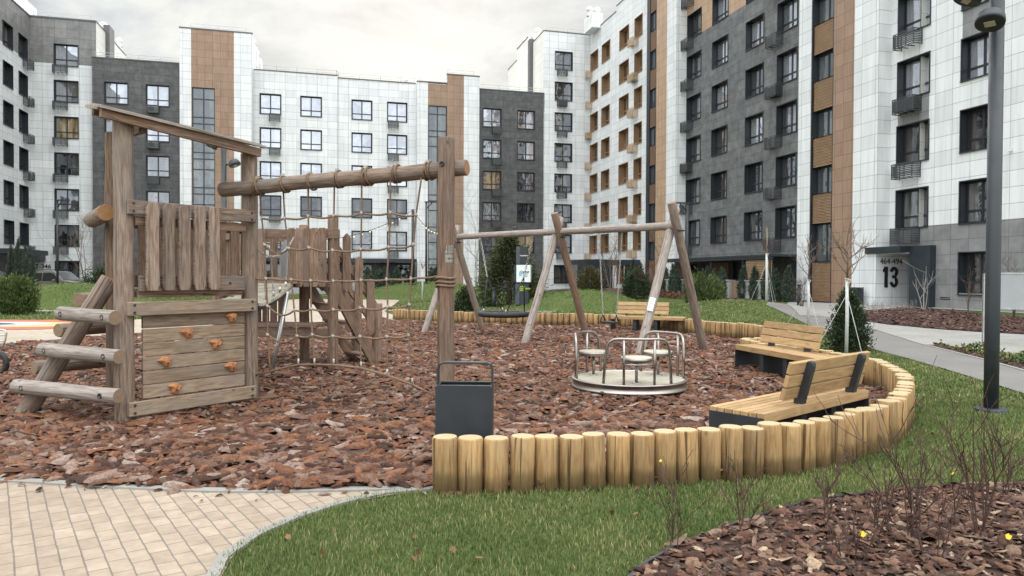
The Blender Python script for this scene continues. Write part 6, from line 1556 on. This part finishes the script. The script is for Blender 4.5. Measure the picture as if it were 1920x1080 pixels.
cone_plant('conifer_shrub', 'small dark yew bush beside the tall rope net post, just behind the far logs', 'shrub', at(872, 26.3), 1.05, .62, M['yew'], prof_spr, 5000, .1, .03, .6, .3, seed=56)
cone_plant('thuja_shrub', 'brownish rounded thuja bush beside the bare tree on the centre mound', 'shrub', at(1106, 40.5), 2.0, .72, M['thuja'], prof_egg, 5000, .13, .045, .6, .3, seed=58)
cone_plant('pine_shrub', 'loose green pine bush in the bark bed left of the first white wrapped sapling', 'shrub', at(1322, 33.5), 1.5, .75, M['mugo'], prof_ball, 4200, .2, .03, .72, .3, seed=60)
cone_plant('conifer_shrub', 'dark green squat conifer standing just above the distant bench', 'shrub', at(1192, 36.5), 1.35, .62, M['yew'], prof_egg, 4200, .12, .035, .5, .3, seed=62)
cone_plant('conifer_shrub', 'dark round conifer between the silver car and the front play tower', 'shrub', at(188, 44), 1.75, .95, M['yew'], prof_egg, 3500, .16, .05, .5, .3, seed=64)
# columnar junipers
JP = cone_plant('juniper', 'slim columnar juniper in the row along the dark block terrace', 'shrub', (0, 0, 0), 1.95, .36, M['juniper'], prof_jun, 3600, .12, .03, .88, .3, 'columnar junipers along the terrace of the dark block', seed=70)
first = True
def on_u(px, u_):       # ground point on the line u = u_ seen at column px
    k = (px-960)/1371; Y_ = u_/(k*U.x+U.y); x = k*Y_; return (x, Y_, hz(x, Y_)-.02)
for px, u_, s in [(1187, 24.3, 1.25), (1199, 24.2, 1.15), (1247, 24.2, 1.05), (1262, 24.2, 1.1), (1270, 23.9, .9), (1290, 24.1, .95), (1327, 24.1, 1.0), (1341, 24.0, .95), (1354, 24.0, .98), (1394, 24.15, 1.0), (1415, 24.1, .98), (1437, 24.2, .92), (1454, 24.15, .9), (1478, 24.2, .98)]:
    l = on_u(px, u_)
    if first: JP.location = l; JP.scale = (s,)*3; first = False
    else: dup(JP, l, rnd.random()*6.28, None, None, (s*rnd.uniform(.9, 1.1), s*rnd.uniform(.9, 1.1), s))
JL = dup(JP, at(22, 47), .5, 'tall narrow grey green juniper left of the silver car', 'tall junipers by the left entrance', (.85, .85, 1.7))
for px, s in ((34, 1.9), (48, 1.65), (60, 1.4)): dup(JP, at(px, 46.5), px, 'tall narrow grey green juniper left of the silver car', 'tall junipers by the left entrance', (.8, .8, s))
JF = None
for px in (690, 708, 722, 744, 808, 818): dup(JP, at(px, 61), px, 'small dark juniper below the far terrace canopy', 'junipers below the far terrace', (1.4, 1.4, 1.15))
# bare trees and shrubs
def branch(mb, p, d, L, r, depth, g, spread=.5, upw=.25, kids=(2, 4), wob=.12, tips=None):
    n = 5; pts = [Vector(p)]; rad = [r]; d = Vector(d).normalized()
    for i in range(n):
        d = (d+Vector((g.normal(0, wob), g.normal(0, wob), g.normal(0, wob)+upw*.12))).normalized(); pts.append(pts[-1]+d*(L/n)); rad.append(r*(1-.75*(i+1)/n)+.0012)
    mb.tube(pts, rad, 5 if depth < 2 else 4, False)
    if tips is not None: tips.append(pts[-1])
    if depth <= 0: return
    for k in range(int(g.integers(kids[0], kids[1]+1))):
        f_ = g.uniform(.3, .95); i = min(n-1, int(f_*n)); q = pts[i].lerp(pts[i+1], f_*n-i)
        nd = (d*(1-spread)+Vector((g.normal(), g.normal(), g.normal()*.6+upw))*spread).normalized(); branch(mb, q, nd, L*g.uniform(.42, .7), max(.0015, rad[i]*.62), depth-1, g, spread, upw, kids, wob, tips)
def sapling(label, px, Y_, wrap, hh, seed, crown=True, r=.045, lean=(0, 0), first_b=0):
    x, y, z = at(px, Y_, .02); o_ = Vector((x, y, z)); t = thing('sapling', label, 'tree', o_); g = np.random.default_rng(seed)
    mb = MB(); mb.tube([(0, 0, -.1), (.01, 0, wrap*.5), (0, .01, wrap)], [r*1.25, r*1.15, r], 10); w = mb.build('white_trunk_wrap', M['trunkwrap'], t)
    mb = MB(); mb.tube([(.02, 0, wrap-.06), (-.06, -.03, wrap+.02), (.06, -.04, wrap-.01), (.0, -.05, wrap-.1)], .014, 5); mb.build('wrap_knot', M['trunkwrap'], w)
    mb = MB(); mb.tube([(0, 0, wrap), (.012, 0, (wrap+hh)/2), (.0, .01, hh)], [r*.8, r*.5, r*.3], 8); mb.build('trunk', M['bark_twig'] if crown else M['slat'], t)
    mb = MB()
    for k in range(9 if crown else 4):
        a = k*2.4+g.uniform(-.4, .4); zz = wrap+(hh-wrap)*(.02+.85*k/9); branch(mb, (0, 0, zz), (math.cos(a)*.75, math.sin(a)*.75, .75), (.75 if crown else .5)*(1-.5*k/9), .013, 2, g, .42, .45)
    if crown: branch(mb, (0, 0, hh*.97), (0.05, 0, 1), .5, .012, 1, g, .4, .5)
    mb.build('branches', M['twig_red'] if not crown else M['bark_twig'], t)
    mb = MB()
    for k in range(3):
        a = .6+k*2.1; mb.tube([(.0, 0, wrap*.8), (math.cos(a)*.62, math.sin(a)*.62, .0)], .006, 4, False)
    mb.build('guy_rope', M['trunkwrap'], t)
    return t
sapling('bare sapling with white wrapped trunk beside the small dark conifer, nearest of three', 1588, 15.2, 1.56, 2.35, 80, True, .03)
sapling('thin sapling with white wrapped trunk at the path edge, middle of the three', 1516, 23.3, 1.42, 2.5, 82, True, .036)
sapling('thin sapling with white wrapped trunk on the right mound, farthest of the three', 1437, 29.5, 1.95, 3.0, 84, False, .045)
sapling('young sapling with white wrapped lower trunk on the far mound behind the rope net', 792, 47, 2.0, 2.3, 86, False, .05)
def bare(name, label, cat, loc, h, n, seed, m, rr=.5, r0=.02, depth=3, spread=.42, group=None, leaves=None):
    t = thing(name, label, cat, loc, 0, group); g = np.random.default_rng(seed); tips = []; mb = MB()
    for k in range(n):
        a = g.uniform(0, 6.28); b = g.uniform(0, .3)*rr*2; branch(mb, (math.cos(a)*b*.3, math.sin(a)*b*.3, -.03), (math.cos(a)*b, math.sin(a)*b, 1), h*g.uniform(.55, .95), r0*g.uniform(.6, 1.1), depth, g, spread, .4, (2, 4), .1, tips)
    mb.build('branches', m, t)
    if leaves:
        P = np.array([tuple(tips[i]) for i in g.integers(0, len(tips), leaves[0])]); needles('leaves', P, np.random.default_rng(seed).normal(size=(len(P), 3)), leaves[1], leaves[1]*.7, M[leaves[2]], t, None, seed)
    return t
bare('bare_tree', 'bare multi-stemmed tree on the centre mound beside the thuja bush', 'tree', at(1150, 38.5), 3.6, 4, 90, M['bark_twig'], .5, .035, 4)
bare('bare_tree', 'bare young tree at the white wall right of the tall net post', 'tree', at(1018-0, 57) if 0 else at(893, 52), 4.8, 3, 91, M['bark_twig'], .3, .04, 4)
bare('bare_tree', 'bare tree between the lamp post and the dark left block', 'tree', at(160, 47), 5.4, 3, 92, M['bark_twig'], .35, .045, 4)
bare('bare_tree', 'bare slender tree against the dark block left of the tower post', 'tree', at(186, 50), 6.0, 2, 93, M['bark_twig'], .25, .045, 4)
bare('bare_shrub', 'bare shrub against the far white wall behind the second play tower', 'shrub', at(668, 58), 3.0, 6, 94, M['bark_twig'], .5, .025, 3)
bare('bare_tree', 'pale bare forked tree in front of the dark entrance portal', 'tree', at(1733, 29.2), 2.2, 3, 95, M['twig_grey'], .3, .026, 2)
bare('bare_shrub', 'pale bare shrub below the ground floor window right of the portal', 'shrub', at(1815, 27.6), 1.5, 3, 96, M['bark_twig'], .25, .016, 2)
bare('bare_shrub', 'small bare shrub in the bed at the right edge behind the notice board', 'shrub', at(1902, 24), 1.9, 4, 97, M['twig_red'], .3, .018, 3)
bare('bare_tree', 'bare tree with dark twigs in front of the tan stair tower strip', 'tree', at(1222, 36), 4.4, 2, 98, M['twig_red'], .3, .04, 4)
bare('bare_shrub', 'bare twiggy bush in the bed in front of the right terrace', 'shrub', at(1505, 33.5), 1.3, 5, 99, M['twig_red'], .5, .018, 3)
for i, (px, py, h) in enumerate([(1262, 1035, .42), (1392, 1000, .44), (1550, 985, .42), (1660, 955, .42), (1705, 1015, .82), (1600, 1060, .36), (1835, 1010, .86), (1885, 935, .4), (1640, 1000, .3), (1740, 1050, .5)]):
    x, y = gxy(px, py); lab = ['leftmost twiggy bare shrub of the corner bark bed, with a yellow leaf', 'thin bare shrub second from the left at the edge of the corner bed', 'bare red twigged shrub beside the bed edging in the corner', 'low bare shrub in the corner bark bed before the lawn', 'tall bare shrub with long single stem in the corner bark bed', 'small bare shrub on the far side of the corner bark bed', 'densest tall bare shrub in the corner bed near the right edge', 'low bare shrub at the right edge behind the tall dense one', 'little bare shrub at the lawn edge of the corner bed', 'bare shrub in the middle foreground of the corner bark bed'][i]
    bare('bare_shrub', lab, 'shrub', (x, y, 0), h, 6 if h > .85 else 4, 110+i, M['twig_red'], .3, .0042 if h < .8 else .0055, 2, .34, None, (3, .022, 'yellowleaf') if i in (0, 9) else None)
x, y = gxy(1702, 900); 
# ground cover and leaf beds
def cover(name, poly, n, h, ln, m, seed, kind='stuff'):
    g = np.random.default_rng(seed); P = scatter(poly, n, seed); P[:, 2] += g.uniform(0, h, len(P))*(.5+.5*np.sin(P[:, 0]*3)*np.sin(P[:, 1]*4)); D = g.normal(size=(len(P), 3)); D[:, 2] = np.abs(D[:, 2])+.3
    o = needles(name, P, D, ln, ln*.75, m, None, None, seed); o['kind'] = kind
cb = [gxy(x, y) for x, y in [(1760, 650), (1850, 664), (1920, 671), (2080, 690), (2050, 728), (1920, 690), (1848, 671), (1776, 655)]]
cover('ground_cover', cb, 900, .24, .06, M['cover'], 120)
rb_ = [tuple((U*a+V*b)[:2]) for a, b in [(24.3, 41.5), (24.3, 49), (23.0, 49), (22.3, 44), (22.3, 41.5)]]
cover('leafy_ground_cover', rb_, 420, .4, .09, M['redleaf'], 121)
dry = [gxy(x, y) for x, y in [(1606, 586), (1640, 581), (1720, 579), (1715, 583), (1650, 588), (1612, 594)]]
g = np.random.default_rng(5); P = scatter(dry, 60, 125); mbd = MB()
for p in P[:150]:
    mbd.tube([p, p+np.array([g.normal(0, .05), g.normal(0, .05), g.uniform(.2, .45)])], .004, 4, False)
o = mbd.build('dry_stalks', M['twig_grey']); o['kind'] = 'stuff'
# a few yellow leaves on the ground of the corner bed
for px, py in ((1617, 1020), (1890, 1025)):
    x, y = gxy(px, py); mb = MB(); z = .06
    mb.prism([(-.018, -.012), (0, -.02), (.01, -.012), (.026, .004), (.012, .01), (.01, .02), (-.012, .012)], 0, .002, 0, Matrix.Translation((x, y, z)) @ Matrix.Rotation(.9, 4, 'X')); o = mb.build('fallen_leaf', M['yellowleaf'], None, (x, y, z)); tag(o, 'yellow fallen leaf on the corner bark bed' if px < 1700 else 'green yellow fallen leaf at the right edge of the corner bed', 'leaf')

# dry leaves lying about on the lawn and the paving
L_ = scatter(lawn_poly, 3.0, 131); g = np.random.default_rng(133); D = g.normal(size=(len(L_), 3)); D[:, 2] *= .15; L_[:, 2] += .03
o = needles('dry_leaves', L_, D, .04, .04, M['redleaf'], None, None, 134); o['kind'] = 'stuff'
# ------------------------------------------------------------------ sky and light
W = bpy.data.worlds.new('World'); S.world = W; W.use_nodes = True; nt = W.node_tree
bg = nt.nodes['Background']; SUN_EL, SUN_AZ = math.radians(28), math.radians(-8)       # azimuth from +Y towards +X
sk = N(nt, 'ShaderNodeTexSky', sky_type='NISHITA'); sk.sun_disc = False; sk.sun_elevation = SUN_EL; sk.sun_rotation = SUN_AZ; sk.air_density = 1.0; sk.dust_density = 1.0; sk.ozone_density = 1.0
tc = N(nt, 'ShaderNodeTexCoord')
# flat stretched cloud layer over the Nishita sky
sep = N(nt, 'ShaderNodeSeparateXYZ'); lk(nt, tc.outputs['Generated'], sep.inputs[0])
ad = N(nt, 'ShaderNodeMath', operation='ADD'); lk(nt, sep.outputs[2], ad.inputs[0]); ad.inputs[1].default_value = .22
dx = N(nt, 'ShaderNodeMath', operation='DIVIDE'); lk(nt, sep.outputs[0], dx.inputs[0]); lk(nt, ad.outputs[0], dx.inputs[1])
dy = N(nt, 'ShaderNodeMath', operation='DIVIDE'); lk(nt, sep.outputs[1], dy.inputs[0]); lk(nt, ad.outputs[0], dy.inputs[1])
cb_ = N(nt, 'ShaderNodeCombineXYZ'); lk(nt, dx.outputs[0], cb_.inputs[0]); lk(nt, dy.outputs[0], cb_.inputs[1])
n1 = N(nt, 'ShaderNodeTexNoise', Scale=2.1, Detail=8.0, Roughness=.56, Distortion=.5); lk(nt, cb_.outputs[0], n1.inputs[0])
n1b = N(nt, 'ShaderNodeTexNoise', Scale=7.0, Detail=7.0, Roughness=.6); lk(nt, cb_.outputs[0], n1b.inputs[0])
nn_ = mixc(nt, .38, n1.outputs[0], n1b.outputs[0])
cl = ramp(nt, [(.3, (3.9, 4.05, 4.15)), (.42, (4.9, 5.05, 5.1)), (.52, (6.3, 6.45, 6.4)), (.62, (7.9, 7.9, 7.4))], nn_)
# warm brighter patch where the sun stands behind the clouds
sd_ = Vector((math.sin(SUN_AZ)*math.cos(math.radians(15)), math.cos(SUN_AZ)*math.cos(math.radians(15)), math.sin(math.radians(15)))).normalized()
dt = N(nt, 'ShaderNodeVectorMath', operation='DOT_PRODUCT'); dt.inputs[1].default_value = sd_; lk(nt, tc.outputs['Generated'], dt.inputs[0])
gl = ramp(nt, [(.955, (0, 0, 0)), (.992, (.7,)*3), (1.0, (1,)*3)], dt.outputs['Value'])
n2 = N(nt, 'ShaderNodeMath', operation='MULTIPLY'); lk(nt, gl.outputs[0], n2.inputs[0]); lk(nt, n1.outputs[0], n2.inputs[1])
col = mixc(nt, n2.outputs[0], cl.outputs[0], (9.3, 9.15, 8.1))
col = mixc(nt, .9, sk.outputs[0], col)
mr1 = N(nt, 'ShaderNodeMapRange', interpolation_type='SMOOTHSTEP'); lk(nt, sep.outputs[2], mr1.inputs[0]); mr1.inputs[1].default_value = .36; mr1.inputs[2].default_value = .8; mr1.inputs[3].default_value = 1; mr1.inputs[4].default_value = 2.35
mr2 = N(nt, 'ShaderNodeMapRange', interpolation_type='SMOOTHSTEP'); lk(nt, sep.outputs[1], mr2.inputs[0]); mr2.inputs[1].default_value = .45; mr2.inputs[2].default_value = -.3; mr2.inputs[3].default_value = 1; mr2.inputs[4].default_value = 2.2  # extra sky brightness added behind the camera, out of view, to light the walls
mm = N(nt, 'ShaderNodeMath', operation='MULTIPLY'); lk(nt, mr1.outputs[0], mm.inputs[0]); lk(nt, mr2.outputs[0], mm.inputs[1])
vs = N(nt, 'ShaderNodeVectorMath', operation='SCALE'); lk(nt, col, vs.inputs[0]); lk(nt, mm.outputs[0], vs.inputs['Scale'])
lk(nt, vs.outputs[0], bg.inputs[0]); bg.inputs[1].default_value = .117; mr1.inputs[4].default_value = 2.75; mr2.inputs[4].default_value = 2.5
sun = bpy.data.lights.new('sun', 'SUN'); sun.energy = .7; sun.angle = math.radians(35); sun.color = (1, .97, .92)
so = bpy.data.objects.new('sun', sun); COL.objects.link(so)
dv = Vector((math.sin(SUN_AZ)*math.cos(SUN_EL), math.cos(SUN_AZ)*math.cos(SUN_EL), math.sin(SUN_EL)))
so.rotation_euler = dv.to_track_quat('Z', 'Y').to_euler(); so.location = (0, 0, 60)
S.view_settings.view_transform = 'Standard'; S.view_settings.look = 'None'; S.view_settings.exposure = 0; S.view_settings.gamma = 1
S.cycles.use_denoising = True; S.cycles.max_bounces = 6; S.cycles.diffuse_bounces = 3; S.cycles.glossy_bounces = 3; S.cycles.use_adaptive_sampling = True; S.cycles.adaptive_threshold = .02
